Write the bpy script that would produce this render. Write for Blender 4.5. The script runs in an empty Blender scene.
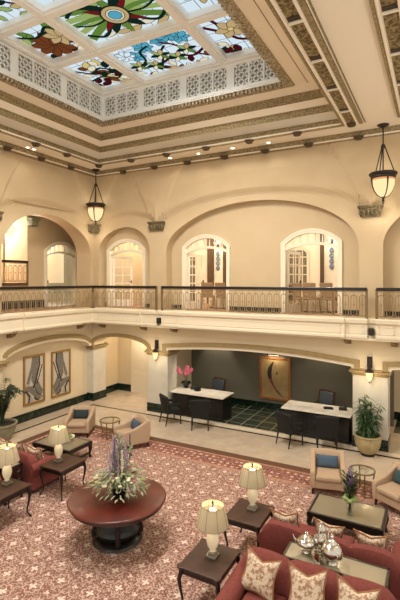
import bpy, bmesh, math, random
from mathutils import Vector, Matrix
random.seed(7)
PI = math.pi
R = math.radians
SC = bpy.context.scene
COL = SC.collection

# ------------------------------------------------------------------ camera, world, exposure
cam = bpy.data.cameras.new('camera')
cam.sensor_fit = 'VERTICAL'; cam.sensor_height = 36.0
cam.lens = 439.0 / 600.0 * 36.0
cam.shift_y = -20.0 / 600.0
cam.clip_start = 0.05
camo = bpy.data.objects.new('camera', cam); COL.objects.link(camo)
camo.location = (0, 0, 4.6); camo.rotation_euler = (R(90), 0, R(28.42))
SC.camera = camo
W = bpy.data.worlds.new('world'); SC.world = W; W.use_nodes = True
W.node_tree.nodes['Background'].inputs[0].default_value = (1.0, 0.95, 0.87, 1)
W.node_tree.nodes['Background'].inputs[1].default_value = 0.92
SC.view_settings.view_transform = 'Standard'
try: SC.view_settings.look = 'None'
except Exception: pass
SC.view_settings.gamma = 1.0
SC.view_settings.use_curve_mapping = False
SC.view_settings.exposure = 0.0
SKY_EMIT = 1.0


# ------------------------------------------------------------------ materials
def lin(c):
    return tuple(((v / 255) / 12.92 if v / 255 <= 0.04045 else ((v / 255 + 0.055) / 1.055) ** 2.4) for v in c)

def mat(name, rgb, rough=0.6, metal=0.0, rgb2=None, scale=6.0, bump=0.0, bscale=40.0, emit=0.0, ecol=None, detail=4.0, kind='noise', coat=0.0, contrast=(0.35, 0.65)):
    m = bpy.data.materials.new(name); m.use_nodes = True
    nt = m.node_tree; N = nt.nodes; L = nt.links
    b = N['Principled BSDF']
    c = lin(rgb)
    b.inputs['Base Color'].default_value = (*c, 1)
    b.inputs['Roughness'].default_value = rough
    b.inputs['Metallic'].default_value = metal
    if coat:
        b.inputs['Coat Weight'].default_value = coat
        b.inputs['Coat Roughness'].default_value = 0.08
    tc = N.new('ShaderNodeTexCoord')
    if rgb2 is not None:
        if kind == 'noise':
            t = N.new('ShaderNodeTexNoise'); t.inputs['Scale'].default_value = scale; t.inputs['Detail'].default_value = detail
            out = t.outputs['Fac']
        else:
            t = N.new('ShaderNodeTexVoronoi'); t.inputs['Scale'].default_value = scale
            out = t.outputs['Distance']
        L.new(tc.outputs['Object'], t.inputs['Vector'])
        r = N.new('ShaderNodeValToRGB')
        r.color_ramp.elements[0].position = contrast[0]; r.color_ramp.elements[1].position = contrast[1]
        r.color_ramp.elements[0].color = (*c, 1); r.color_ramp.elements[1].color = (*lin(rgb2), 1)
        L.new(out, r.inputs[0]); L.new(r.outputs[0], b.inputs['Base Color'])
    if bump:
        t2 = N.new('ShaderNodeTexNoise'); t2.inputs['Scale'].default_value = bscale; t2.inputs['Detail'].default_value = 3
        L.new(tc.outputs['Object'], t2.inputs['Vector'])
        bp = N.new('ShaderNodeBump'); bp.inputs['Strength'].default_value = bump; bp.inputs['Distance'].default_value = 0.02
        L.new(t2.outputs['Fac'], bp.inputs['Height']); L.new(bp.outputs['Normal'], b.inputs['Normal'])
    if emit:
        b.inputs['Emission Color'].default_value = (*lin(ecol or rgb), 1)
        b.inputs['Emission Strength'].default_value = emit
    return m

class NB:
    """tiny node math builder"""
    def __init__(s, m): s.N = m.node_tree.nodes; s.L = m.node_tree.links
    def _in(s, sock, v):
        if isinstance(v, (int, float)): sock.default_value = v
        else: s.L.new(v, sock)
    def m(s, op, a, b=0.0, c=0.0):
        n = s.N.new('ShaderNodeMath'); n.operation = op
        s._in(n.inputs[0], a); s._in(n.inputs[1], b); s._in(n.inputs[2], c)
        return n.outputs[0]
    def mix(s, f, a, b):
        n = s.N.new('ShaderNodeMix'); n.data_type = 'RGBA'
        s._in(n.inputs[0], f)
        for i, v in ((6, a), (7, b)):
            if isinstance(v, tuple): n.inputs[i].default_value = (*v, 1)
            else: s.L.new(v, n.inputs[i])
        return n.outputs[2]

def carpet_material():
    m = mat('carpet_weave', (150, 95, 80), 0.95); nb = NB(m); N = nb.N; L = nb.L
    tc = N.new('ShaderNodeTexCoord'); sp = N.new('ShaderNodeSeparateXYZ'); L.new(tc.outputs['Object'], sp.inputs[0])
    ns = N.new('ShaderNodeTexNoise'); ns.inputs['Scale'].default_value = 34; ns.inputs['Detail'].default_value = 2
    L.new(tc.outputs['Object'], ns.inputs['Vector'])
    cell = 0.58
    def lattice(ox, oy):
        u = nb.m('SUBTRACT', nb.m('FRACT', nb.m('MULTIPLY', nb.m('ADD', sp.outputs[0], 10 * cell + ox), 1 / cell)), 0.5)
        v = nb.m('SUBTRACT', nb.m('FRACT', nb.m('MULTIPLY', nb.m('ADD', sp.outputs[1], 10 * cell + oy), 1 / cell)), 0.5)
        r = nb.m('SQRT', nb.m('ADD', nb.m('MULTIPLY', u, u), nb.m('MULTIPLY', v, v)))
        a = nb.m('ARCTAN2', v, u)
        return u, v, r, a
    masks = []
    for ox, oy in ((6.8 + .29, -5.47 + .29), (6.5 + .29, -5.76 + .29)):
        u, v, r, a = lattice(ox, oy)
        pet = nb.m('MULTIPLY', nb.m('ADD', nb.m('MULTIPLY', nb.m('ABSOLUTE', nb.m('COSINE', nb.m('MULTIPLY', a, 2.0))), 0.095), 0.022), 1.0)
        masks.append(nb.m('LESS_THAN', r, pet))
        ring = nb.m('MULTIPLY', nb.m('GREATER_THAN', r, nb.m('ADD', nb.m('MULTIPLY', nb.m('COSINE', nb.m('MULTIPLY', a, 8.0)), 0.03), 0.21)),
                    nb.m('LESS_THAN', r, nb.m('ADD', nb.m('MULTIPLY', nb.m('COSINE', nb.m('MULTIPLY', a, 8.0)), 0.03), 0.245)))
        masks.append(('ring', ring))
    flower = nb.m('MAXIMUM', masks[0], masks[2])
    ring = nb.m('MAXIMUM', masks[1][1], masks[3][1])
    tri = []
    for ox, oy in ((6.8, -5.47 + .29), (6.5, -5.76 + .29)):
        u, v, r, a = lattice(ox, oy)
        t = nb.m('LESS_THAN', r, nb.m('ADD', nb.m('MULTIPLY', nb.m('ABSOLUTE', nb.m('COSINE', nb.m('MULTIPLY', a, 1.5))), 0.07), 0.01))
        tri.append(t)
    tri = nb.m('MAXIMUM', tri[0], tri[1])
    base = nb.mix(nb.m('GREATER_THAN', ns.outputs['Fac'], 0.53), lin((134, 90, 75)), lin((180, 150, 132)))
    vor = N.new('ShaderNodeTexVoronoi'); vor.inputs['Scale'].default_value = 22
    L.new(tc.outputs['Object'], vor.inputs['Vector'])
    c0 = nb.mix(nb.m('LESS_THAN', vor.outputs['Distance'], 0.23), base, lin((212, 178, 162)))
    c1 = nb.mix(nb.m('MULTIPLY', ring, 0.8), c0, lin((212, 176, 158)))
    c2 = nb.mix(nb.m('MULTIPLY', tri, 0.9), c1, lin((226, 198, 180)))
    c3 = nb.mix(flower, c2, lin((226, 202, 180)))
    L.new(c3, N['Principled BSDF'].inputs['Base Color'])
    return m

def scroll_material():
    # woven border: cream scrolls on rust between two fine lines
    m = mat('carpet_border_weave', (140, 84, 68), 0.95); nb = NB(m); N = nb.N; L = nb.L
    tc = N.new('ShaderNodeTexCoord')
    vo = N.new('ShaderNodeTexVoronoi'); vo.inputs['Scale'].default_value = 6.0; vo.inputs['Randomness'].default_value = 0.35
    L.new(tc.outputs['Object'], vo.inputs['Vector'])
    no = N.new('ShaderNodeTexNoise'); no.inputs['Scale'].default_value = 24
    L.new(tc.outputs['Object'], no.inputs['Vector'])
    base = nb.mix(nb.m('GREATER_THAN', no.outputs['Fac'], 0.5), lin((118, 66, 54)), lin((158, 112, 96)))
    c = nb.mix(nb.m('LESS_THAN', nb.m('ADD', vo.outputs['Distance'], nb.m('MULTIPLY', no.outputs['Fac'], 0.35)), 0.42), base, lin((214, 180, 156)))
    L.new(c, N['Principled BSDF'].inputs['Base Color'])
    return m

def grid_material(name, rgb, line, size, width, rough=0.25, rot=0.0, rgb2=None, scale=4):
    m = mat(name, rgb, rough, rgb2=rgb2, scale=scale); nb = NB(m); N = nb.N; L = nb.L
    b = N['Principled BSDF']
    tc = N.new('ShaderNodeTexCoord')
    mp = N.new('ShaderNodeMapping'); mp.inputs['Rotation'].default_value = (0, 0, rot)
    L.new(tc.outputs['Object'], mp.inputs['Vector'])
    sp = N.new('ShaderNodeSeparateXYZ'); L.new(mp.outputs[0], sp.inputs[0])
    def ln(o):
        f = nb.m('FRACT', nb.m('MULTIPLY', nb.m('ADD', o, 100.0), 1 / size))
        return nb.m('LESS_THAN', f, width / size)
    k = nb.m('MAXIMUM', ln(sp.outputs[0]), ln(sp.outputs[1]))
    src = b.inputs['Base Color'].links[0].from_socket if b.inputs['Base Color'].links else lin(rgb)
    c = nb.mix(k, src, lin(line))
    L.new(c, b.inputs['Base Color'])
    return m

def glass_material(name, tint=(0.9, 0.92, 0.9), clear=0.85):
    m = bpy.data.materials.new(name); m.use_nodes = True
    N = m.node_tree.nodes; L = m.node_tree.links
    N.remove(N['Principled BSDF'])
    o = N['Material Output']
    t = N.new('ShaderNodeBsdfTransparent'); t.inputs[0].default_value = (*tint, 1)
    g = N.new('ShaderNodeBsdfGlossy'); g.inputs['Roughness'].default_value = 0.04
    g.inputs[0].default_value = (0.9, 0.9, 0.88, 1)
    x = N.new('ShaderNodeMixShader'); x.inputs[0].default_value = 1 - clear
    L.new(t.outputs[0], x.inputs[1]); L.new(g.outputs[0], x.inputs[2]); L.new(x.outputs[0], o.inputs[0])
    return m

def shade_material(name, rgb, emit, ecol):
    m = bpy.data.materials.new(name); m.use_nodes = True
    N = m.node_tree.nodes; L = m.node_tree.links
    N.remove(N['Principled BSDF']); o = N['Material Output']
    d = N.new('ShaderNodeBsdfDiffuse'); d.inputs[0].default_value = (*lin(rgb), 1)
    t = N.new('ShaderNodeBsdfTranslucent'); t.inputs[0].default_value = (*lin(rgb), 1)
    x = N.new('ShaderNodeMixShader'); x.inputs[0].default_value = 0.1
    e = N.new('ShaderNodeEmission'); e.inputs[0].default_value = (*lin(ecol), 1); e.inputs[1].default_value = emit
    a = N.new('ShaderNodeAddShader')
    L.new(d.outputs[0], x.inputs[1]); L.new(t.outputs[0], x.inputs[2])
    L.new(x.outputs[0], a.inputs[0]); L.new(e.outputs[0], a.inputs[1]); L.new(a.outputs[0], o.inputs[0])
    return m

def emat(name, rgb, s):
    m = bpy.data.materials.new(name); m.use_nodes = True
    N = m.node_tree.nodes; L = m.node_tree.links
    N.remove(N['Principled BSDF'])
    e = N.new('ShaderNodeEmission'); e.inputs[0].default_value = (*lin(rgb), 1); e.inputs[1].default_value = s
    L.new(e.outputs[0], N['Material Output'].inputs[0])
    return m

M = {}
M['wall'] = mat('warm_wall_paint', (198, 175, 138), 0.7, rgb2=(194, 170, 132), scale=1.5)
M['wall_low'] = mat('cream_wall_paint', (220, 202, 168), 0.65, rgb2=(216, 197, 162), scale=1.5)
M['fascia'] = mat('balcony_cream_paint', (228, 213, 184), 0.55)
M['ceil'] = mat('ceiling_paint', (238, 226, 204), 0.7)
M['covegrey'] = mat('pale_cove_paint', (216, 210, 194), 0.7)
M['white'] = mat('white_gloss_paint', (244, 244, 238), 0.45)
M['trimwhite'] = mat('door_white_paint', (232, 220, 194), 0.45)
M['gold'] = mat('antique_gold_leaf', (162, 144, 104), 0.6, metal=0.05, rgb2=(118, 100, 66), scale=26, bump=0.9, bscale=30, contrast=(0.42, 0.6))
M['goldfine'] = mat('gilt_moulding', (164, 146, 104), 0.6, metal=0.1, rgb2=(120, 100, 64), scale=34, bump=0.6, bscale=50)
M['goldpanel'] = mat('gilt_relief', (152, 132, 86), 0.6, metal=0.15, rgb2=(76, 60, 34), scale=15, bump=1.0, bscale=18, contrast=(0.4, 0.6))
M['leafmould'] = mat('silvered_leaf_moulding', (190, 176, 146), 0.6, metal=0.1, rgb2=(128, 110, 78), scale=22, bump=0.9, bscale=24, contrast=(0.4, 0.6))
M['archmould'] = mat('arch_moulding_gilt', (158, 136, 92), 0.6, rgb2=(146, 122, 78), scale=8)
M['marble'] = mat('cream_marble', (204, 197, 180), 0.25, rgb2=(190, 182, 162), scale=2.5, detail=3, contrast=(0.45, 0.8))
M['greenmarble'] = mat('green_marble', (14, 30, 20), 0.15, rgb2=(40, 62, 44), scale=7, detail=8, contrast=(0.5, 0.75))
M['alcove'] = mat('alcove_grey_paint', (100, 96, 82), 0.75)
M['floor'] = grid_material('stone_floor', (204, 186, 162), (188, 168, 142), 0.75, 0.012, 0.14, rgb2=(194, 174, 150), scale=3)
M['floorband'] = mat('pale_marble_band', (232, 220, 196), 0.15, rgb2=(216, 200, 172), scale=4)
M['floordark'] = mat('dark_marble_strip', (44, 40, 30), 0.2)
M['tiles'] = grid_material('green_floor_tiles', (30, 42, 34), (150, 146, 124), 0.5, 0.022, 0.12, rot=0.0, rgb2=(54, 64, 50), scale=5)
M['carpet'] = carpet_material()
M['carpetscroll'] = scroll_material()
M['carpetbrown'] = mat('brown_carpet_border', (106, 74, 50), 0.95, rgb2=(96, 64, 42), scale=20)
M['carpetline'] = mat('pale_carpet_line', (196, 152, 122), 0.95, rgb2=(160, 108, 86), scale=40)
M['rail'] = mat('dark_handrail', (24, 15, 12), 0.35)
M['baluster'] = mat('pale_bronze_iron', (148, 126, 88), 0.5, metal=0.15)
M['newel'] = mat('newel_bronze', (120, 96, 60), 0.5, metal=0.2)
M['bronze'] = mat('dark_bronze', (44, 33, 24), 0.5, metal=0.2)
M['bracket'] = mat('corbel_gilt', (150, 124, 76), 0.6, rgb2=(96, 76, 42), scale=24, bump=0.8, bscale=30)
M['corbel'] = mat('capital_gilt', (126, 110, 74), 0.6, rgb2=(74, 62, 38), scale=18, bump=1.0, bscale=20, contrast=(0.42, 0.58))
M['greencap'] = mat('greenish_capital', (118, 112, 76), 0.6, rgb2=(70, 66, 40), scale=20, bump=0.8, bscale=24)
M['mahogany'] = mat('mahogany', (96, 36, 24), 0.3, rgb2=(78, 27, 17), scale=3, coat=0.15)
M['darkwood'] = mat('dark_walnut', (70, 42, 29), 0.42, rgb2=(52, 30, 20), scale=5, coat=0.05)
M['blackwood'] = mat('ebonised_wood', (22, 16, 13), 0.35)
M['deskblack'] = mat('black_lacquer', (20, 18, 16), 0.35)
M['desktop'] = mat('white_marble_top', (238, 230, 214), 0.18, rgb2=(220, 206, 184), scale=4)
M['green'] = mat('dark_green_leather', (7, 11, 7), 0.75, rgb2=(10, 15, 9), scale=10)
M['navy'] = mat('slate_leather', (60, 68, 76), 0.35)
M['chairwood'] = mat('cherry_frame', (70, 36, 20), 0.35)
M['sofa'] = mat('brick_red_chenille', (126, 62, 54), 0.95, rgb2=(114, 54, 46), scale=30)
M['sofadark'] = mat('red_seat_welt', (120, 56, 46), 0.95)
M['pillow'] = mat('damask', (214, 194, 166), 0.9, rgb2=(160, 122, 98), scale=24, detail=2.5, contrast=(0.46, 0.58))
M['pillowtrim'] = mat('pillow_cord', (150, 104, 70), 0.9)
M['beige'] = mat('beige_upholstery', (184, 157, 128), 0.9, rgb2=(177, 150, 121), scale=40)
M['teal'] = mat('teal_cushion', (52, 74, 76), 0.8)
M['blue'] = mat('slate_blue_cushion', (70, 88, 106), 0.8)
M['darkteal'] = mat('dark_teal_cushion', (36, 50, 48), 0.8)
M['ceramic'] = mat('cream_ceramic', (236, 224, 190), 0.25, emit=0.12, ecol=(255, 230, 180))
M['pewter'] = mat('pewter', (170, 164, 150), 0.3, metal=0.8)
M['shade'] = shade_material('linen_shade', (184, 170, 140), 0.0, (255, 226, 170))
M['shaderib'] = mat('shade_rib', (120, 104, 78), 0.8)
M['bulb'] = emat('lit_bulb', (255, 236, 196), 7.0)
M['lampbulb'] = emat('lamp_bulb_lit', (255, 238, 206), 22.0)
M['opal'] = emat('opal_glass_lit', (255, 226, 168), 1.15)
M['opalrose'] = emat('opal_glass_top_lit', (236, 168, 110), 0.95)
M['silver'] = mat('polished_silver', (214, 208, 196), 0.16, metal=1.0, bump=0.3, bscale=30)
M['mirror'] = mat('bronze_mirror_glass', (190, 182, 158), 0.12, metal=0.55)
M['ctglass'] = mat('smoked_glass_top', (160, 150, 126), 0.15, metal=0.45)
M['metalframe'] = mat('grey_metal_frame', (92, 84, 70), 0.35, metal=0.6)
M['glass'] = glass_material('clear_glass')
M['paneglass'] = glass_material('window_pane', (0.95, 0.95, 0.92), 0.93)
M['planter'] = mat('glazed_planter', (176, 160, 118), 0.35, rgb2=(158, 140, 98), scale=6)
M['planterleft'] = mat('stone_planter', (150, 144, 118), 0.5, rgb2=(134, 128, 102), scale=6)
M['soil'] = mat('soil', (40, 28, 20), 0.95)
M['leaf'] = mat('leaf_green', (40, 66, 32), 0.5, rgb2=(58, 86, 42), scale=9)
M['leafdark'] = mat('palm_green', (46, 62, 30), 0.5, rgb2=(30, 44, 22), scale=9)
M['leaflight'] = mat('fresh_green', (116, 136, 70), 0.6, rgb2=(150, 164, 100), scale=12)
M['sage'] = mat('sage_green', (130, 140, 100), 0.7, rgb2=(168, 170, 134), scale=12)
M['stem'] = mat('stem_brown', (70, 62, 36), 0.8)
M['pink'] = mat('orchid_pink', (206, 86, 116), 0.6, rgb2=(226, 128, 150), scale=30)
M['magenta'] = mat('magenta_petal', (170, 60, 90), 0.7)
M['lilac'] = mat('lilac_petal', (190, 162, 176), 0.8, rgb2=(150, 126, 158), scale=30)
M['purple'] = mat('purple_petal', (104, 84, 116), 0.8)
M['yellow'] = mat('yellow_petal', (226, 210, 120), 0.8)
M['ivory'] = mat('ivory_petal', (236, 226, 190), 0.8)
M['blackpot'] = mat('black_pot', (20, 20, 24), 0.2)
M['phone'] = mat('black_plastic', (22, 22, 24), 0.4)
M['frame'] = mat('gilt_frame', (168, 128, 66), 0.4, metal=0.3, rgb2=(140, 100, 48), scale=20)
M['framecopper'] = mat('copper_gilt_frame', (172, 118, 66), 0.4, metal=0.3, rgb2=(140, 88, 46), scale=26)
M['canvas'] = mat('gold_canvas', (168, 142, 96), 0.7, rgb2=(154, 127, 82), scale=5)
M['paper'] = mat('pale_art_paper', (196, 184, 162), 0.8)
M['ink'] = mat('dark_ink', (44, 38, 34), 0.8)
M['inkgrey'] = mat('grey_wash', (128, 120, 106), 0.8, rgb2=(104, 98, 88), scale=14)
M['inklight'] = mat('light_wash', (170, 160, 142), 0.8)
M['rose'] = mat('rose_brown_paint', (120, 72, 66), 0.8)
M['roomwall'] = mat('upper_room_wall', (244, 236, 214), 0.7)
M['uppercarpet'] = grid_material('upper_carpet', (150, 104, 84), (186, 146, 120), 0.3, 0.05, 0.95, rot=0.785)
M['upperbase'] = mat('dark_upper_baseboard', (34, 30, 30), 0.4)
M['blueglass'] = mat('blue_mosaic', (70, 84, 120), 0.3, rgb2=(150, 160, 176), scale=16)
M['browncloth'] = mat('tan_chair_fabric', (150, 118, 82), 0.85)
M['cloth'] = mat('cream_tablecloth', (222, 204, 172), 0.85)
M['apple'] = mat('green_fruit', (120, 146, 60), 0.4)
M['porcelain'] = mat('white_porcelain', (228, 224, 206), 0.25)
M['crystal'] = emat('lit_crystal', (255, 222, 190), 1.4)
M['lattshade'] = mat('grille_shade_backing', (150, 145, 132), 0.8)  # grey-brown stands in for the shade inside the grille openings
M['rosette'] = mat('rosette_bronze', (84, 66, 42), 0.6)
M['brownpanel'] = mat('dark_brown_panel', (92, 66, 40), 0.6)


# ------------------------------------------------------------------ mesh builder
class MB:
    def __init__(s): s.v = []; s.f = []; s.k = []; s.mi = 0
    def add(s, vs, fs):
        n = len(s.v); s.v += [tuple(p) for p in vs]
        for f in fs: s.f.append([i + n for i in f]); s.k.append(s.mi)
        return s
    def quad(s, a, b, c, d): return s.add([a, b, c, d], [(0, 1, 2, 3)])
    def box(s, x0, y0, z0, x1, y1, z1):
        return s.add([(x0, y0, z0), (x1, y0, z0), (x1, y1, z0), (x0, y1, z0), (x0, y0, z1), (x1, y0, z1), (x1, y1, z1), (x0, y1, z1)],
                     [(0, 3, 2, 1), (4, 5, 6, 7), (0, 1, 5, 4), (1, 2, 6, 5), (2, 3, 7, 6), (3, 0, 4, 7)])
    def obox(s, c, d, rz=0, rx=0, ry=0):
        mt = Matrix.Translation(c) @ Matrix.Rotation(rz, 4, 'Z') @ Matrix.Rotation(ry, 4, 'Y') @ Matrix.Rotation(rx, 4, 'X')
        x, y, z = d[0] / 2, d[1] / 2, d[2] / 2
        vs = [mt @ Vector(p) for p in ((-x, -y, -z), (x, -y, -z), (x, y, -z), (-x, y, -z), (-x, -y, z), (x, -y, z), (x, y, z), (-x, y, z))]
        return s.add(vs, [(0, 3, 2, 1), (4, 5, 6, 7), (0, 1, 5, 4), (1, 2, 6, 5), (2, 3, 7, 6), (3, 0, 4, 7)])
    def lathe(s, prof, seg=24, c=(0, 0, 0), cap=True, sx=1.0, sy=1.0):
        vs = []; fs = []
        for r, z in prof:
            for i in range(seg):
                a = 2 * PI * i / seg
                vs.append((c[0] + r * math.cos(a) * sx, c[1] + r * math.sin(a) * sy, c[2] + z))
        for j in range(len(prof) - 1):
            for i in range(seg):
                k = (i + 1) % seg
                fs.append((j * seg + i, j * seg + k, (j + 1) * seg + k, (j + 1) * seg + i))
        if cap:
            if prof[0][0] > 1e-5: fs.append(tuple(reversed(range(seg))))
            if prof[-1][0] > 1e-5: fs.append(tuple(range((len(prof) - 1) * seg, len(prof) * seg)))
        return s.add(vs, fs)
    def tube(s, pts, r, seg=8, closed=False):
        P = [Vector(p) for p in pts]; n = len(P)
        rr = r if isinstance(r, (list, tuple)) else [r] * n
        vs = []; fs = []; up = None
        for i in range(n):
            a = P[(i - 1) % n] if (closed or i > 0) else P[i]
            b = P[(i + 1) % n] if (closed or i < n - 1) else P[i]
            t = (b - a)
            t = t.normalized() if t.length > 1e-9 else Vector((0, 0, 1))
            if up is None:
                up = Vector((0, 0, 1)) if abs(t.z) < 0.9 else Vector((1, 0, 0))
            x = up.cross(t)
            x = x.normalized() if x.length > 1e-6 else Vector((1, 0, 0))
            y = t.cross(x); up = y
            for j in range(seg):
                q = 2 * PI * j / seg
                vs.append(P[i] + (x * math.cos(q) + y * math.sin(q)) * rr[i])
        for i in range(n if closed else n - 1):
            k2 = (i + 1) % n
            for j in range(seg):
                k = (j + 1) % seg
                fs.append((i * seg + j, i * seg + k, k2 * seg + k, k2 * seg + j))
        if not closed:
            fs.append(tuple(reversed(range(seg)))); fs.append(tuple(range((n - 1) * seg, n * seg)))
        return s.add(vs, fs)
    def prism(s, poly, fn, d0, d1):
        """poly in 2D, fn(u, w, d) -> 3D; extruded between d0 and d1"""
        n = len(poly)
        vs = [fn(u, w, d0) for u, w in poly] + [fn(u, w, d1) for u, w in poly]
        fs = [tuple(range(n)), tuple(reversed(range(n, 2 * n)))]
        for i in range(n):
            k = (i + 1) % n; fs.append((i, i + n, k + n, k))
        return s.add(vs, fs)
    def loft(s, rings, cap=True, closed=True):
        n = len(rings[0]); vs = [p for r in rings for p in r]; fs = []
        for j in range(len(rings) - 1):
            for i in range(n if closed else n - 1):
                k = (i + 1) % n
                fs.append((j * n + i, j * n + k, (j + 1) * n + k, (j + 1) * n + i))
        if cap and closed:
            fs.append(tuple(reversed(range(n)))); fs.append(tuple(range((len(rings) - 1) * n, len(rings) * n)))
        return s.add(vs, fs)
    def ell(s, c, r, seg=12, rings=8, mt=None):
        vs = []; fs = []
        for j in range(rings + 1):
            t = PI * j / rings
            for i in range(seg):
                a = 2 * PI * i / seg
                p = Vector((r[0] * math.sin(t) * math.cos(a), r[1] * math.sin(t) * math.sin(a), -r[2] * math.cos(t)))
                if mt is not None: p = mt @ p
                vs.append(Vector(c) + p)
        for j in range(rings):
            for i in range(seg):
                k = (i + 1) % seg
                fs.append((j * seg + i, j * seg + k, (j + 1) * seg + k, (j + 1) * seg + i))
        return s.add(vs, fs)
    def leaf(s, base, d, length, width, droop=0.3, seg=4, nrm=None):
        d = Vector(d).normalized(); side = d.cross(Vector((0, 0, 1)))
        side = side.normalized() if side.length > 1e-4 else Vector((1, 0, 0))
        vs = []; fs = []
        for i in range(seg + 1):
            t = i / seg
            p = Vector(base) + d * length * t + Vector((0, 0, -droop * length * t * t))
            w = width * 0.5 * (math.sin(PI * (0.08 + 0.92 * t)) ** 0.8 if t < 1 else 0.02)
            vs += [p - side * w, p + Vector((0, 0, 0.12 * width)), p + side * w]
        for i in range(seg):
            a = i * 3
            fs += [(a, a + 1, a + 4, a + 3), (a + 1, a + 2, a + 5, a + 4)]
        return s.add(vs, fs)
    def build(s, name, mats, parent=None, smooth=False, bevel=0.0, bseg=2, sub=0, solid=0.0, loc=None, rz=0.0, weld=False):
        me = bpy.data.meshes.new(name)
        me.from_pydata(s.v, [], s.f); me.update()
        if not isinstance(mats, (list, tuple)): mats = [mats]
        for m in mats: me.materials.append(M[m] if isinstance(m, str) else m)
        for p, k in zip(me.polygons, s.k): p.material_index = min(k, len(mats) - 1)
        bm = bmesh.new(); bm.from_mesh(me)
        if weld: bmesh.ops.remove_doubles(bm, verts=bm.verts, dist=1e-5)
        bmesh.ops.recalc_face_normals(bm, faces=bm.faces)
        bm.to_mesh(me); bm.free()
        if smooth:
            for p in me.polygons: p.use_smooth = True
        o = bpy.data.objects.new(name, me); COL.objects.link(o)
        if parent is not None: o.parent = parent
        if loc is not None: o.location = loc
        o.rotation_euler.z = rz
        if solid:
            q = o.modifiers.new('Solidify', 'SOLIDIFY'); q.thickness = solid
        if bevel:
            q = o.modifiers.new('Bevel', 'BEVEL'); q.width = bevel; q.segments = bseg; q.limit_method = 'ANGLE'; q.angle_limit = R(40)
        if sub:
            q = o.modifiers.new('Subdivision', 'SUBSURF'); q.levels = sub; q.render_levels = sub
        if smooth and (bevel or not sub):
            try:
                me.shade_auto_smooth if False else None
                me.set_sharp_from_angle(angle=R(50))
            except Exception: pass
        return o

def tag(o, label, cat, group=None, kind=None):
    o['label'] = label; o['category'] = cat
    if group: o['group'] = group
    if kind: o['kind'] = kind
    return o
def thing(name, label, cat, loc=(0, 0, 0), rz=0.0, group=None):
    o = bpy.data.objects.new(name, None); COL.objects.link(o)
    o.empty_display_size = 0.1
    o.location = loc; o.rotation_euler = (0, 0, rz)
    return tag(o, label, cat, group)
def struct(o):
    o['kind'] = 'structure'; return o
def sempty(name, loc=(0, 0, 0)):
    o = bpy.data.objects.new(name, None); COL.objects.link(o); o.location = loc; o['kind'] = 'structure'; return o
def dup(root, loc, rz=None, label=None, group=None):
    r = root.copy(); COL.objects.link(r); r.location = loc
    if rz is not None: r.rotation_euler = (0, 0, rz)
    if label: r['label'] = label
    if group: r['group'] = group
    for ch in list(root.children):
        c = ch.copy(); COL.objects.link(c); c.parent = r
        for g in list(ch.children):
            d = g.copy(); COL.objects.link(d); d.parent = c
    return r
def point(name, loc, w, col=(1, 0.8, 0.55), r=0.05, parent=None):
    l = bpy.data.lights.new(name, 'POINT'); l.energy = w; l.color = col; l.shadow_soft_size = r
    o = bpy.data.objects.new(name, l); COL.objects.link(o); o.location = loc
    if parent: o.parent = parent
    return o
def spot(name, loc, w, ang=90, col=(1, 0.8, 0.55), rot=(0, 0, 0), r=0.05, blend=0.6):
    l = bpy.data.lights.new(name, 'SPOT'); l.energy = w; l.color = col; l.spot_size = R(ang); l.spot_blend = blend; l.shadow_soft_size = r
    o = bpy.data.objects.new(name, l); COL.objects.link(o); o.location = loc; o.rotation_euler = rot
    return o
ORD = ['first', 'second', 'third', 'fourth', 'fifth', 'sixth', 'seventh', 'eighth', 'ninth', 'tenth', 'eleventh', 'twelfth']

# ------------------------------------------------------------------ arch helpers
def ell_arch(u0, u1, zb, zs, zc, n=28, p=1.0):
    c = (u0 + u1) / 2; a = (u1 - u0) / 2
    pts = [(u0, zb)] if zb < zs - 1e-6 else []
    for i in range(n + 1):
        t = PI * (1 - i / n)
        pts.append((c + a * math.cos(t), zs + (zc - zs) * math.sin(t) ** p))
    if zb < zs - 1e-6: pts.append((u1, zb))
    return pts
def seg_arch(u0, u1, zb, zs, zc, n=20):
    c = (u0 + u1) / 2; a = (u1 - u0) / 2; h = zc - zs
    rr = (a * a + h * h) / (2 * h); zc0 = zc - rr; th = math.asin(a / rr)
    pts = [(u0, zb)] if zb < zs - 1e-6 else []
    for i in range(n + 1):
        t = -th + 2 * th * i / n
        pts.append((c + rr * math.sin(t), zc0 + rr * math.cos(t)))
    if zb < zs - 1e-6: pts.append((u1, zb))
    return pts
def offset(pts, d):
    """offset an open polyline to its left (inward for arches drawn left-to-right over the top is d<0)"""
    out = []
    n = len(pts)
    for i in range(n):
        nn = []
        for a, b in ((i - 1, i), (i, i + 1)):
            if a < 0 or b >= n: continue
            dx, dz = pts[b][0] - pts[a][0], pts[b][1] - pts[a][1]
            l = math.hypot(dx, dz) or 1
            nn.append((-dz / l, dx / l))
        if len(nn) == 1: nx, nz = nn[0]; k = 1
        else:
            nx, nz = nn[0][0] + nn[1][0], nn[0][1] + nn[1][1]
            l = math.hypot(nx, nz) or 1; nx /= l; nz /= l
            k = 1 / max(0.4, nx * nn[0][0] + nz * nn[0][1])
        out.append((pts[i][0] + nx * d * k, pts[i][1] + nz * d * k))
    return out
def FB(y): return lambda u, z, w=0.0: (u, y + w, z)          # back wall: w goes behind the face
def FL(x): return lambda u, z, w=0.0: (x - w, u, z)          # left wall
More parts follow.
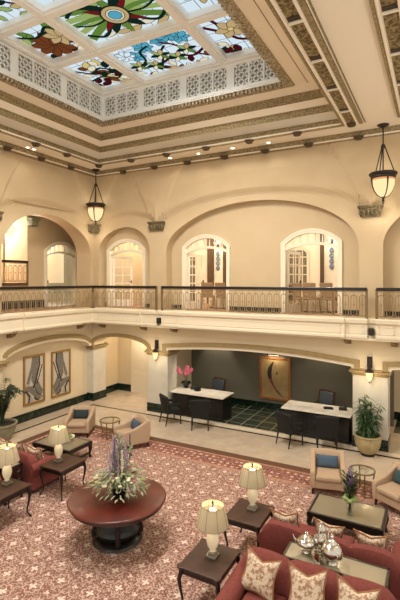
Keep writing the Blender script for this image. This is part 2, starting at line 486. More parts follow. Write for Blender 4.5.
def arch_face(mb, pts, ztop, fr, depth, off=None, nz=1, zb=None):
    for (a, za), (b, zb_) in zip(pts[:-1], pts[1:]):
        mb.quad(fr(a, za, 0 if not off else -off(a, za)), fr(b, zb_, 0 if not off else -off(b, zb_)), fr(b, zb_, depth), fr(a, za, depth))
        if abs(b - a) > 1e-6:
            for k in range(nz):
                t0, t1 = k / nz, (k + 1) / nz
                P = [(a, za + (ztop - za) * t0), (b, zb_ + (ztop - zb_) * t0), (b, zb_ + (ztop - zb_) * t1), (a, za + (ztop - za) * t1)]
                mb.quad(*[fr(u, z, 0 if not off else -off(u, z)) for u, z in P])
def face_rect(mb, u0, u1, z0, z1, fr, off=None, nu=1, nz=1):
    for i in range(nu):
        for k in range(nz):
            a, b = u0 + (u1 - u0) * i / nu, u0 + (u1 - u0) * (i + 1) / nu
            c, d = z0 + (z1 - z0) * k / nz, z0 + (z1 - z0) * (k + 1) / nz
            mb.quad(*[fr(u, z, 0 if not off else -off(u, z)) for u, z in ((a, c), (b, c), (b, d), (a, d))])
def band(mb, pts, width, fr, w0, w1):
    """moulding of given width inside an arch polyline, from depth w0 (front) to w1 (behind)"""
    inn = offset(pts, -width)
    for i in range(len(pts) - 1):
        a, b, c, d = pts[i], pts[i + 1], inn[i + 1], inn[i]
        mb.quad(fr(*a, w0), fr(*b, w0), fr(*c, w0), fr(*d, w0))
        mb.quad(fr(*a, w0), fr(*b, w0), fr(*b, w1), fr(*a, w1))
        mb.quad(fr(*d, w0), fr(*c, w0), fr(*c, w1), fr(*d, w1))
    for i in (0, -1):
        mb.quad(fr(*pts[i], w0), fr(*inn[i], w0), fr(*inn[i], w1), fr(*pts[i], w1))

# ------------------------------------------------------------------ dimensions
YB, XL = 12.7, -11.4          # main wall planes
CX, CY = -11.31, 12.7         # ceiling corner
ZF0, ZF1 = 3.06, 3.58         # balcony fascia
XR, YN = 5.0, -2.5            # extent to the right / behind the viewer

# ================================================================== THE SETTING
mb = MB(); mb.box(-18, YN, -0.2, XR, 19, 0.0); struct(mb.build('floor', 'floor'))
mb = MB(); mb.box(-8.5, 12.78, 0, -2.07, 15.0, 0.004); mb.box(-1.17, 14.4, 0, 4.5, 16, 0.004); struct(mb.build('floor', 'tiles'))
mb = MB()
for (x0, y0, x1, y1, k) in ((-11.14, 12.32, XR, 12.40, 0), (-11.22, YN, -11.14, 12.40, 0), (-8.9, 12.47, XR, 12.68, 1)):
    mb.mi = k; mb.box(x0, y0, 0, x1, y1, 0.004)
struct(mb.build('trim_1', ['floordark', 'floorband']))

# --- left wall, lower: painting wall with arch in front
mb = MB(); mb.quad((-11.8, 5.0, 0), (-11.8, 13.6, 0), (-11.8, 13.6, 3.06), (-11.8, 5.0, 3.06))
mb.box(-12.2, YN, 0, -11.8, 5.0, 3.06)
struct(mb.build('wall_left', 'wall_low'))
mb = MB(); fr = FL(-11.5)
ptsL = ell_arch(8.78, 12.62, 2.14, 2.14, 2.60, 28, 0.95)
arch_face(mb, ptsL, 3.4, fr, 0.3)
face_rect(mb, 7.9, 8.78, 0, 3.4, fr); face_rect(mb, 12.62, 13.2, 2.14, 3.4, fr)
mb.quad((-11.5, 8.78, 0), (-11.8, 8.78, 0), (-11.8, 8.78, 2.2), (-11.5, 8.78, 2.2))
ptsL2 = ell_arch(4.05, 7.9, 0, 2.14, 2.60, 28, 0.95)
arch_face(mb, ptsL2, 3.4, fr, 0.3)
face_rect(mb, YN, 4.05, 0, 3.4, fr)
struct(mb.build('wall_left', 'wall_low'))
mb = MB(); mb.box(-11.8, 8.80, 0, -11.77, 12.72, 0.27); mb.box(-11.5, 7.9, 0, -11.47, 8.78, 0.27); struct(mb.build('baseboard_left', 'greenmarble'))
mb = MB()
band(mb, [(u, z + .13) for u, z in ptsL], 0.13, fr, -0.05, 0.01)
struct(mb.build('trim_2', 'archmould'))
mb = MB(); band(mb, ptsL, 0.09, fr, -0.015, 0.3); struct(mb.build('trim_3', 'fascia'))
# left pier cap
mb = MB(); mb.box(-11.56, 7.86, 2.0, -11.36, 8.84, 2.09); mb.box(-11.58, 7.82, 2.09, -11.32, 8.9, 2.18); struct(mb.build('trim_4', 'archmould', bevel=0.015))

# --- back wall, lower
fr = FB(YB)
mb = MB()
def mid_arch(u0, u1):
    return [(u0, 2.16)] + seg_arch(u0, u1, 2.4, 2.4, 2.60, 24) + [(u1, 2.16)]
archM = mid_arch(-8.33, -1.88); archR = mid_arch(-1.30, 5.2)
archH = ell_arch(-11.58, -8.82, 2.10, 2.22, 2.65, 26)
def full(pts, zb): return [(pts[0][0], zb)] + pts[1:-1] + [(pts[-1][0], zb)]
inM = offset(archM, -0.2); inR = offset(archR, -0.2); inH = offset(archH, -0.13)
arch_face(mb, [(inM[0][0], 2.1)] + inM[1:-1] + [(inM[-1][0], 2.1)], 3.4, fr, 0.6)
arch_face(mb, [(inR[0][0], 2.1)] + inR[1:-1] + [(inR[-1][0], 2.1)], 3.4, fr, 0.6)
arch_face(mb, inH, 3.4, fr, 0.6)
face_rect(mb, inM[-1][0], inR[0][0], 2.1, 3.4, fr); face_rect(mb, inH[-1][0], inM[0][0], 2.1, 3.4, fr)
face_rect(mb, -12.2, inH[0][0], 2.1, 3.4, fr)
# undersides over pillars
for a, b in ((inM[-1][0], inR[0][0]), (inH[-1][0], inM[0][0]), (-12.2, inH[0][0])):
    mb.quad((a, YB, 2.1), (b, YB, 2.1), (b, YB + .6, 2.1), (a, YB + .6, 2.1))
struct(mb.build('wall_back', 'wall_low'))
for nm, pts in (('trim_5', archM), ('trim_6', archR), ('trim_7', archH)):
    mb = MB(); band(mb, pts, 0.13, fr, -0.06, 0.02); struct(mb.build(nm, 'archmould'))
    if nm != 'trim_7':
        mb = MB(); band(mb, offset(pts, -0.13), 0.09, fr, -0.02, 0.02); struct(mb.build(nm, 'fascia'))

def pillar(x0, x1, y0, y1, zt=2.0):
    p = sempty('pillar', ((x0 + x1) / 2, (y0 + y1) / 2, 0))
    hx, hy = (x1 - x0) / 2, (y1 - y0) / 2
    b = MB(); b.box(-hx - .015, -hy - .015, 0, hx + .015, hy + .015, 0.30); struct(b.build('base', 'greenmarble', p))
    b = MB(); b.box(-hx, -hy, 0.30, hx, hy, zt); struct(b.build('shaft', 'marble', p))
    b = MB(); b.box(-hx - .03, -hy - .03, zt - .02, hx + .03, hy + .03, zt + .06); b.box(-hx - .09, -hy - .09, zt + .06, hx + .09, hy + .09, zt + .12); b.box(-hx - .05, -hy - .05, zt + .12, hx + .05, hy + .05, zt + .17)
    struct(b.build('capital', 'archmould', p, bevel=0.012))
    return p
pillar(-8.98, -8.15, 12.72, 13.32); pillar(-2.07, -1.17, 12.72, 13.32)
pillar(-12.05, -11.50, 12.74, 13.45, 1.97)

# --- reception alcove behind the middle arch
mb = MB(); mb.quad((-8.5, 15, 0), (-1.2, 15, 0), (-1.2, 15, 2.9), (-8.5, 15, 2.9)); struct(mb.build('wall_alcove', 'alcove'))
mb = MB(); mb.box(-8.7, 13.32, 0, -8.5, 15.0, 2.9); struct(mb.build('wall_alcove', 'wall_low'))
mb = MB(); mb.box(-2.07, 13.32, 0, -1.55, 15.0, 2.9); struct(mb.build('wall_alcove', 'wall_low'))
mb = MB(); mb.box(-8.6, 13.3, 2.72, -1.2, 15.1, 2.8); mb.box(-1.2, 13.3, 2.72, 5, 16, 2.8); mb.box(-13.5, 13.3, 2.72, -8.6, 14.8, 2.8); struct(mb.build('ceiling', 'ceil'))
mb = MB(); mb.box(-8.5, 14.97, 0.004, -2.07, 15.0, 0.21); struct(mb.build('baseboard_alcove', 'greenmarble'))
# --- hall behind the narrow arch, with a panelled door
mb = MB(); mb.quad((-11.8, 14.58, 0), (-8.6, 14.58, 0), (-8.6, 14.58, 2.8), (-11.8, 14.58, 2.8)); mb.quad((-11.8, 13.4, 0), (-11.8, 14.58, 0), (-11.8, 14.58, 2.8), (-11.8, 13.4, 2.8)); struct(mb.build('wall_hall', 'wall_low'))
mb = MB(); mb.box(-11.8, 13.45, 0, -11.77, 14.58, 0.28); mb.box(-11.77, 14.55, 0, -11.12, 14.58, 0.28); struct(mb.build('baseboard_hall', 'greenmarble'))
mb = MB(); mb.box(-11.1, 14.54, 0, -9.9, 14.58, 2.2)
for z0, z1 in ((0.15, 0.85), (1.0, 2.05)):
    mb.box(-10.95, 14.525, z0, -10.5, 14.54, z1); mb.box(-10.42, 14.525, z0, -10.0, 14.54, z1)
dr = struct(mb.build('door_1', 'trimwhite', bevel=0.008))
# --- room behind the right arch
mb = MB(); mb.quad((-1.55, 15.8, 0), (5, 15.8, 0), (5, 15.8, 2.8), (-1.55, 15.8, 2.8)); struct(mb.build('wall_right_bay', 'wall_low'))
mb = MB(); mb.box(-1.55, 15.77, 0.004, 5, 15.8, 0.26); struct(mb.build('baseboard_right_bay', 'greenmarble'))

# --- balcony slab, fascia
mb = MB()
mb.box(-13.4, YN, 3.42, -11.3, 14.1, 3.56)
mb.box(-11.4, 12.5, 3.42, XR, 18.2, 3.56)
struct(mb.build('floor', 'uppercarpet'))
mb = MB(); mb.box(-11.5, YN, 3.0, -11.2, 12.6, 3.07); mb.box(-11.5, 12.3, 3.0, XR, 12.7, 3.07); struct(mb.build('ceiling', 'fascia'))
def fascia_back(mb, x0, x1, y):
    prof = [(0.30, ZF0), (0.0, ZF0), (0.0, ZF0 + .06), (0.025, ZF0 + .08), (0.025, ZF1 - .17), (0.0, ZF1 - .15), (-0.03, ZF1 - .12), (-0.045, ZF1 - .03), (-0.02, ZF1), (0.5, ZF1)]
    mb.loft([[(x0, y + w, z) for w, z in prof], [(x1, y + w, z) for w, z in prof]])
def fascia_left(mb, y0, y1, x):
    prof = [(0.30, ZF0), (0.0, ZF0), (0.0, ZF0 + .06), (0.025, ZF0 + .08), (0.025, ZF1 - .17), (0.0, ZF1 - .15), (-0.03, ZF1 - .12), (-0.045, ZF1 - .03), (-0.02, ZF1), (0.5, ZF1)]
    mb.loft([[(x - w, y0, z) for w, z in prof], [(x - w, y1, z) for w, z in prof]])
mb = MB()
XF, YF = -11.05, 12.2
fascia_back(mb, -11.35, -8.95, YF); fascia_back(mb, -8.95, -8.29, YF + .07); fascia_back(mb, -8.13, -7.45, YF + .07); fascia_back(mb, -7.45, -2.2, YF)
fascia_back(mb, -2.2, -1.63, YF + .07); fascia_back(mb, -1.43, -0.9, YF + .07); fascia_back(mb, -0.9, XR, YF)
fascia_back(mb, -8.3, -8.12, YF + .17); fascia_back(mb, -1.64, -1.42, YF + .17)
fascia_left(mb, 9.2, 12.5, XF); fascia_left(mb, 8.6, 9.2, XF - .07); fascia_left(mb, YN, 8.6, XF)
struct(mb.build('trim_8', 'fascia'))
# raised panels on the fascia
mb = MB()
def fp(x0, x1, y):
    z0, z1 = ZF0 + .11, ZF1 - .2
    for (a, b, c, d) in ((x0, x1, z0, z0 + .02), (x0, x1, z1 - .02, z1), (x0, x0 + .02, z0, z1), (x1 - .02, x1, z0, z1)):
        mb.box(a, y - .012, c, b, y + .03, d)
fp(-10.9, -9.9, YF + .025); fp(-9.8, -9.05, YF + .025); fp(-8.85, -8.38, YF + .095); fp(-8.05, -7.55, YF + .095)
fp(-7.3, -2.3, YF + .025); fp(-2.12, -1.72, YF + .095); fp(-1.35, -0.98, YF + .095); fp(-0.8, 3, YF + .025)
struct(mb.build('trim_9', 'fascia'))
# corbel brackets under the fascia
def bracket_mesh():
    b = MB()
    poly = [(0, 0), (0, .2), (-.3, .2), (-.3, .15), (-.24, .12), (-.2, .05), (-.1, .02), (-.06, 0)]
    b.prism(poly, lambda u, w, d: (d, u, w), -.08, .08)
    b.box(-.1, -.32, .19, .1, 0, .225)
    return b
br0 = None
def bracket(loc, rz):
    global br0
    if br0 is None:
        br0 = struct(bracket_mesh().build('bracket', 'bracket', bevel=0.01)); o = br0
    else:
        o = br0.copy(); COL.objects.link(o)
    o.location = loc; o.rotation_euler = (0, 0, rz); o['kind'] = 'structure'
for x in (-10.95, -9.07, -7.82, -2.18, -1.0): bracket((x, 12.71, 2.83), 0)
for y in (9.0, 11.95): bracket((-11.51, y, 2.83), PI / 2)
# little bronze boxes in the fascia breaks
for x, w in ((-8.21, 'left'), (-1.53, 'right')):
    b = MB(); b.box(-.06, -.05, -.09, .06, .1, .09); b.box(-.045, -.06, -.07, .045, -.05, .07)
    o = b.build('wall_speaker', 'bronze', loc=(x, YF + .06, 3.24), bevel=0.01)
    tag(o, 'small dark bronze box in the %s break of the balcony front' % ('left-hand' if w == 'left' else 'right-hand'), 'box')

# --- upper storey: walls with arches
def sm(a, b, x):
    t = min(1, max(0, (x - a) / (b - a))); return t * t * (3 - 2 * t)
def bump(bays):
    """shallow vault relief: lunette field set back, severy leaning forward, flat ribs rising from the piers"""
    def f(u, z):
        zl = 6.55; edge = 9
        for a, b, zc in bays:
            if a < u < b:
                t = (u - (a + b) / 2) / ((b - a) / 2)
                zl = 6.55 + (zc - 6.55) * math.sqrt(max(0, 1 - t * t)); edge = min(u - a, b - u); break
            edge = min(edge, abs(u - a), abs(u - b))
        if z < zl: return -0.13 * sm(6.0, 6.75, z) * sm(0.0, .25, zl - z)
        o = min(0.06, (z - zl) * 0.12)
        w = .28 + .8 * max(0, (z - 6.6) / 1.85) ** 1.6
        return o + .04 * (1 - sm(w - .05, w + .05, edge))
    return f
ZC = 8.50
fr = FB(YB)
offB = bump([(-11.35, -8.62, 7.15), (-8.56, -1.63, 7.5), (-1.57, 5.3, 7.5)])
mb = MB()
aH = ell_arch(-11.2, -8.88, 3.56, 5.6, 6.53, 24)
aM = ell_arch(-8.2, -1.9, 3.56, 5.5, 7.08, 72)
aR = ell_arch(-1.29, 5.01, 3.56, 5.5, 7.08, 36)
for a in (aH, aM, aR): arch_face(mb, a, ZC, fr, 0.38, offB, 22)
face_rect(mb, -8.88, -8.2, 3.56, 5.6, fr); face_rect(mb, -8.88, -8.2, 5.6, ZC, fr, offB, 14, 24)
face_rect(mb, -1.9, -1.29, 3.56, 5.6, fr); face_rect(mb, -1.9, -1.29, 5.6, ZC, fr, offB, 14, 24)
face_rect(mb, -11.5, -11.2, 3.56, 5.6, fr); face_rect(mb, -11.5, -11.2, 5.6, ZC, fr, offB, 4, 12)
struct(mb.build('wall_back', 'wall'))
fl = FL(XL)
offL = bump([(8.3, 12.62, 7.3), (3.9, 8.2, 7.3)])
mb = MB()
aL = ell_arch(8.68, 12.48, 3.56, 5.5, 6.8, 48)
arch_face(mb, aL, ZC, fl, 0.7, offL, 22)
aL2 = ell_arch(4.2, 7.98, 3.56, 5.5, 6.8, 30); arch_face(mb, aL2, ZC, fl, 0.7, offL, 10)
face_rect(mb, 7.98, 8.68, 3.56, 5.5, fl); face_rect(mb, 7.98, 8.68, 5.5, ZC, fl, offL, 14, 24)
face_rect(mb, 12.48, 12.75, 3.56, 5.5, fl); face_rect(mb, 12.48, 12.75, 5.5, ZC, fl, offL, 4, 12)
face_rect(mb, YN, 4.2, 3.56, ZC, fl)
struct(mb.build('wall_left', 'wall'))

# corbel capitals on the piers
def capital(loc, rz, w=0.66):
    c = MB()
    c.loft([[(-w * k, 0.02, z), (w * k, 0.02, z), (w * k, -d, z), (-w * k, -d, z)] for k, d, z in ((.40, .05, 0), (.42, .07, .10), (.46, .09, .22), (.48, .11, .24), (.50, .13, .26), (.50, .13, .30))])
    for i in range(6):
        x = -w * .4 + i * w * .8 / 5; c.ell((x, -.09, .12), (.035, .03, .085), 8, 6)
    o = struct(c.build('capital', 'corbel', loc=loc)); o.rotation_euler.z = rz
capital((-8.57, YB, 6.32), 0); capital((-1.6, YB, 6.32), 0)
capital((XL, 8.33, 6.32), PI / 2); capital((XL + .03, 12.62, 6.34), PI / 4, 0.42)

# --- door wall behind the back arches
YD = YB + 0.38
mb = MB(); fr = FB(YD)
doors = [(-11.05, -9.33), (-7.72, -5.98), (-4.2, -2.44)]
dop = []
for a, b in doors:
    o = seg_arch(a + .06, b - .06, 3.56, 5.72, 6.06, 16); dop.append(o)
    arch_face(mb, o, 7.3, fr, 0.16)
edges = [-11.3] + [e for a, b in doors for e in (a + .06, b - .06)] + [XR]
for a, b in zip(edges[0::2], edges[1::2]): face_rect(mb, a, b, 3.56, 7.3, fr)
mb.box(-11.4, YD + .2, 3.56, -11.3, 18, 7.0)
struct(mb.build('wall_upper', 'wall'))
mb = MB()
for a, b in ((-11.3, -11.06), (-9.32, -8.88), (-8.2, -7.73), (-5.97, -4.21), (-2.43, -1.9), (-1.29, 5)): mb.box(a, YD - .025, 3.58, b, YD, 3.74)
struct(mb.build('baseboard_back', 'upperbase'))

def french_door(name, a, b, fr, frd, leaf_ang):
    """arched casing, fanlight with muntins and one open glazed leaf; fr(u,z,w) front frame"""
    root = sempty(name)
    casing = MB(); outer = seg_arch(a, b, 3.58, 5.72, 6.1, 18)
    band(casing, outer, 0.095, fr, -0.05, 0.12)
    band(casing, [(u, z + .0) for u, z in offset(outer, 0.03)], 0.05, fr, -0.07, 0.0)
    struct(casing.build('frame', 'trimwhite', root))
    u0, u1 = a + .095, b - .095
    fan = MB()
    low = seg_arch(u0, u1, 5.5, 5.5, 5.66, 14)
    for p, q in zip(low[:-1], low[1:]):
        P = [fr(p[0], p[1], .0), fr(q[0], q[1], .0), fr(q[0], q[1] + .08, .0), fr(p[0], p[1] + .08, .0)]
        Q = [fr(p[0], p[1], .1), fr(q[0], q[1], .1), fr(q[0], q[1] + .08, .1), fr(p[0], p[1] + .08, .1)]
        fan.add(P + Q, [(0, 1, 2, 3), (4, 5, 6, 7), (0, 1, 5, 4), (2, 3, 7, 6)])
    top = seg_arch(u0, u1, 5.72, 5.72, 6.01, 14)
    def zt(u, pl):
        for p, q in zip(pl[:-1], pl[1:]):
            if p[0] <= u <= q[0]: return p[1] + (q[1] - p[1]) * (u - p[0]) / (q[0] - p[0])
        return pl[0][1]
    for i in range(1, 7):
        u = u0 + (u1 - u0) * i / 7
        z0, z1 = zt(u, low), zt(u, top)
        P = [fr(u - .014, z0, .02), fr(u + .014, z0, .02), fr(u + .014, z1 + .01, .02), fr(u - .014, z1 + .01, .02)]
        Q = [fr(u - .014, z0, .07), fr(u + .014, z0, .07), fr(u + .014, z1 + .01, .07), fr(u - .014, z1 + .01, .07)]
        fan.add(P + Q, [(0, 1, 2, 3), (4, 5, 6, 7), (0, 1, 5, 4), (1, 2, 6, 5), (3, 0, 4, 7)])
    struct(fan.build('fanlight', 'trimwhite', root))
    g = MB()
    for p, q in zip(low[:-1], low[1:]):
        g.quad(fr(p[0], p[1] + .06, .05), fr(q[0], q[1] + .06, .05), fr(q[0], zt(q[0], top), .05), fr(p[0], zt(p[0], top), .05))
    struct(g.build('pane', 'paneglass', root))
    # open leaf
    w = (u1 - u0) / 2 - .01; h = 1.92
    lf = MB(); st = .085
    def lb(x0, z0, x1, z1, y0=-.022, y1=.022): lf.box(x0, y0, z0, x1, y1, z1)
    lb(0, 0, st, h); lb(w - st, 0, w, h); lb(st, 0, w - st, .28); lb(st, h - .1, w - st, h)
    nx, nzz = 2, 5
    for i in range(1, nx):
        x = st + (w - 2 * st) * i / nx; lb(x - .014, .28, x + .014, h - .1, -.014, .014)
    for k in range(1, nzz):
        z = .28 + (h - .38) * k / nzz; lb(st, z - .014, w - st, z + .014, -.014, .014)
    o = struct(lf.build('leaf', 'trimwhite', root))
    gl = MB(); gl.quad((st, 0, .28), (w - st, 0, .28), (w - st, 0, h - .1), (st, 0, h - .1))
    go = struct(gl.build('pane', 'paneglass', o))
    hd = MB(); hd.tube([(w - .04, -.06, .95), (w - .14, -.06, .95)], .012, 6); hd.obox((w - .04, -.035, .95), (.03, .05, .12))
    struct(hd.build('door_handle', 'bronze', o))
    o.location = fr(u0, 3.58, .13); o.rotation_euler.z = frd + leaf_ang
    return root
for i, (a, b) in enumerate(doors): french_door('door_%d' % (i + 2), a, b, FB(YD), 0, R(74 if i else 40))

# --- room behind the doors
mb = MB(); mb.quad((-11.4, 17.5, 3.56), (5, 17.5, 3.56), (5, 17.5, 7.0), (-11.4, 17.5, 7.0)); mb.quad((-11.4, YD + .16, 7), (5, YD + .16, 7), (5, 17.5, 7), (-11.4, 17.5, 7)); struct(mb.build('wall_upper_room', 'roomwall'))
mb = MB(); mb.box(-9.05, 17.40, 3.56, -8.76, 17.5, 6.6); mb.box(-4.06, 17.40, 3.56, -3.92, 17.5, 6.6)
mb.box(-8.3, 17.45, 3.56, -8.16, 17.5, 6.6); mb.box(-3.38, 17.45, 3.56, -3.26, 17.5, 6.6)
struct(mb.build('trim_10', 'brownpanel'))
mb = MB()
for x0, x1 in ((-5.6, -4.5), (-10.6, -9.6)):
    band(mb, seg_arch(x0, x1, 3.58, 5.7, 6.0, 10), .1, FB(17.5), -.05, 0)
    for i in range(1, 4):
        x = x0 + (x1 - x0) * i / 4; mb.box(x - .02, 17.45, 3.6, x + .02, 17.49, 5.8)
    for k in range(5): mb.box(x0 + .1, 17.45, 4.1 + k * .35, x1 - .1, 17.49, 4.14 + k * .35)
struct(mb.build('trim_11', 'trimwhite'))
mb = MB()
for x0, x1 in ((-5.5, -4.6), (-10.5, -9.7)): mb.quad((x0, 17.485, 3.6), (x1, 17.485, 3.6), (x1, 17.485, 5.8), (x0, 17.485, 5.8))
struct(mb.build('window_2', 'inkgrey'))
for x, w in ((-8.55, 'second'), (-3.63, 'third')):
    s = thing('wall_sconce', 'lit wall lamp above blue mosaic strip seen through %s balcony door' % w, 'lamp', (x, 17.45, 6.15))
    b = MB(); b.box(-.05, -.02, -.12, .05, .04, .05); b.tube([(-.12, -.08, .0), (0, -.05, -.08), (.12, -.08, 0)], .012, 6); b.build('bracket', 'bronze', s)
    for k in (-1, 1):
        b = MB(); b.lathe([(.03, 0), (.06, .12), (.065, .13)], 10, (k * .12, -.08, .0)); b.build('shade', 'crystal', s, smooth=True)
    point('sconce_light', (x, 17.2, 6.2), 12, (1, .85, .65), .05)
    b = MB()
    for k in range(4):
        b.prism([(.09 * math.cos(q * PI / 4), .11 * math.sin(q * PI / 4)) for q in range(8)], lambda u, v, d, k=k: (u, d, .12 + k * .21 + v), -.02, .02)
    b.box(-.02, 0, 0, .02, .02, .9)
    o = b.build('mosaic_panel', 'blueglass', loc=(x, 17.46, 5.0)); tag(o, 'blue mosaic wall ornament under the lamp beyond the %s balcony door' % w, 'wall ornament')
for x, y, z in ((-9.9, 14.8, 6.5), (-6.8, 14.8, 6.5), (-3.3, 14.8, 6.5)): point('room_light', (x, y, z), 125, (1, .93, .8), .15)

# --- left passage upstairs
mb = MB()
fp2 = FL(-13.2)
dL = (11.92, 13.62)
oL = seg_arch(dL[0] + .06, dL[1] - .06, 3.56, 5.72, 6.06, 16); arch_face(mb, oL, 7.05, fp2, .16)
face_rect(mb, 11.12, dL[0] + .06, 3.56, 7.05, fp2); face_rect(mb, dL[1] - .06, 14.05, 3.56, 7.05, fp2)
face_rect(mb, YN, 11.12, 3.56, 4.48, fp2); face_rect(mb, YN, 9.0, 4.48, 7.05, fp2)
mb.quad((-13.2, 11.12, 4.48), (-14.4, 11.12, 4.48), (-14.4, 11.12, 7.05), (-13.2, 11.12, 7.05))
mb.quad((-13.2, 14.05, 3.56), (-11.3, 14.05, 3.56), (-11.3, 14.05, 7.05), (-13.2, 14.05, 7.05))
mb.quad((-11.4, YD, 3.56), (-11.4, 14.05, 3.56), (-11.4, 14.05, 7.05), (-11.4, YD, 7.05))
mb.quad((-12.1, 12.48, 3.56), (-12.1, 12.75, 3.56), (-12.1, 12.75, 7.05), (-12.1, 12.48, 7.05))
struct(mb.build('wall_passage', 'wall'))
mb = MB(); mb.quad((-18, YN, 7.05), (-11.4, YN, 7.05), (-11.4, 14.1, 7.05), (-18, 14.1, 7.05)); struct(mb.build('ceiling', 'ceil'))
mb = MB(); mb.box(-12.95, 9.9, 7.0, -12.3, 12.6, 7.05); mb.box(-12.85, 10.0, 6.97, -12.4, 12.5, 7.0); struct(mb.build('trim_12', 'brownpanel'))
mb = MB(); mb.box(-13.2, YN, 3.58, -13.17, 11.95, 3.86); struct(mb.build('baseboard_passage', 'upperbase'))
french_door('door_5', dL[0], dL[1], fp2, PI / 2, R(40))
mb = MB(); mb.quad((-15.6, 10.5, 3.56), (-15.6, 15.5, 3.56), (-15.6, 15.5, 7), (-15.6, 10.5, 7)); mb.quad((-15.6, 15.5, 3.56), (-13.3, 15.5, 3.56), (-13.3, 15.5, 7), (-15.6, 15.5, 7)); mb.quad((-15.6, 11.2, 3.58), (-13.3, 11.2, 3.58), (-13.3, 15.5, 3.58), (-15.6, 15.5, 3.58)); struct(mb.build('wall_side_room', 'roomwall'))
point('side_room_light', (-14.4, 12.8, 6.4), 80, (1, .93, .8), .15)
# raised gallery
mb = MB(); mb.box(-18, YN, 4.40, -13.2, 11.12, 4.48); struct(mb.build('floor', 'uppercarpet'))
mb = MB(); mb.quad((-17, YN, 4.48), (-17, 14, 4.48), (-17, 14, 7.05), (-17, YN, 7.05)); mb.quad((-17, 13, 4.48), (-13.3, 13, 4.48), (-13.3, 13, 7.05), (-17, 13, 7.05)); struct(mb.build('wall_gallery', 'roomwall'))
mb = MB(); mb.box(-13.22, 9.0, 4.42, -13.16, 11.12, 4.5); mb.box(-13.22, 10.05, 4.40, -13.14, 11.12, 4.46); struct(mb.build('trim_13', 'brownpanel'))
pc = sempty('pillar', (-14.75, 11.3, 4.48))
b = MB(); b.box(-.18, -.18, 0, .18, .17, 2.2); struct(b.build('shaft', 'wall', pc))
b = MB(); b.box(-.2, -.2, 2.2, .2, .17, 2.3); b.box(-.28, -.28, 2.3, .28, .17, 2.42); b.box(-.24, -.24, 2.42, .24, .17, 2.57); struct(b.build('capital', 'greencap', pc, bevel=.02))
b = MB(); b.box(-.14, -.25, 2.1, .14, .0, 2.3); b.box(-.2, -.3, 2.3, .2, 0, 2.4); o = struct(b.build('capital', 'greencap', loc=(-13.17, 11.24, 4.48), bevel=.02)); o.rotation_euler.z = PI / 2
pc = sempty('pillar', (-15.2, 11.2, 4.48))
b = MB(); b.box(-.18, -.18, 0, .18, .18, 2.2); struct(b.build('shaft', 'wall', pc))
b = MB(); b.box(-.26, -.26, 2.2, .26, .26, 2.5); struct(b.build('capital', 'greencap', pc, bevel=.03))
point('gallery_light', (-15.0, 10.6, 6.5), 420, (1, .93, .8), .15)
point('passage_light', (-12.4, 10.8, 6.6), 14, (1, .88, .7), .15)
ch = thing('chandelier', 'small lit crystal chandelier hanging in the far left gallery', 'chandelier', (-13.55, 10.66, 7.05)); ch.scale = (.8, .8, 1)
b = MB(); b.tube([(0, 0, 0), (0, 0, -.35)], .012, 6); b.lathe([(.0, -.02), (.06, -.02), (.07, 0)], 10); b.build('stem', 'bronze', ch)
b = MB(); b.lathe([(.04, -.30), (.10, -.38), (.20, -.55), (.24, -.62), (.22, -.70), (.15, -.80), (.06, -.90), (.0, -.92)], 14); b.build('crystal_bowl', 'crystal', ch, smooth=True)
for k in range(6):
    a = k * PI / 3; b = MB(); b.tube([(.05 * math.cos(a), .05 * math.sin(a), -.6), (.2 * math.cos(a), .2 * math.sin(a), -.72), (.3 * math.cos(a), .3 * math.sin(a), -.6)], .012, 6); b.ell((.3 * math.cos(a), .3 * math.sin(a), -.56), (.03, .03, .05), 8, 6); b.build('arm', 'crystal', ch, smooth=True)

# ------------------------------------------------------------------ ceiling
def tray(prof, name, matn, xe=-2.18, trans=False):
    b = MB()
    for (s0, z0), (s1, z1) in zip(prof[:-1], prof[1:]):
        b.quad((CX + s0, YN, z0), (CX + s0, CY - s0, z0), (CX + s1, CY - s1, z1), (CX + s1, YN, z1))
        b.quad((CX + s0, CY - s0, z0), (xe, CY - s0, z0), (xe, CY - s1, z1), (CX + s1, CY - s1, z1))
    return struct(b.build(name, matn))
# wall cornice: runs on along the whole back wall
tray([(0.0, 8.44), (.10, 8.44), (.12, 8.48)], 'trim_14', 'goldfine', XR)
tray([(.12, 8.48), (.13, 8.52)], 'trim_15', 'ceil', XR)
tray([(.13, 8.52), (.17, 8.53), (.20, 8.60), (.26, 8.62)], 'trim_16', 'gold', XR)
# soffit with downlights
b = MB(); X0, Y1 = CX, CY
b.quad((X0 + .1, YN, 8.62), (CX + .94, YN, 8.62), (CX + .94, CY - .94, 8.62), (X0 + .1, Y1 - .1, 8.62))
b.quad((X0 + .1, Y1 - .1, 8.62), (CX + .94, CY - .94, 8.62), (XR, CY - .94, 8.62), (XR, Y1 - .1, 8.62))
b.quad((-1.66, YN, 8.62), (XR, YN, 8.62), (XR, CY - .94, 8.62), (-1.66, CY - .94, 8.62))
struct(b.build('ceiling', 'ceil'))
tray([(.90, 8.62), (.90, 8.59), (.95, 8.59), (.95, 8.63)], 'trim_17', 'goldfine')
tray([(.95, 8.63), (.96, 8.67)], 'trim_18', 'ceil')
tray([(.96, 8.67), (.97, 8.68), (.99, 8.76), (1.03, 8.77)], 'trim_19', 'gold')
tray([(1.03, 8.77), (1.43, 8.84)], 'trim_20', 'covegrey')
tray([(1.43, 8.84), (1.42, 8.87), (1.44, 8.97), (1.49, 9.01)], 'trim_21', 'gold')
tray([(1.49, 9.01), (1.66, 9.13)], 'trim_22', 'ceil')
tray([(1.66, 9.13), (1.65, 9.16), (1.68, 9.25), (1.74, 9.33)], 'trim_23', 'gold')
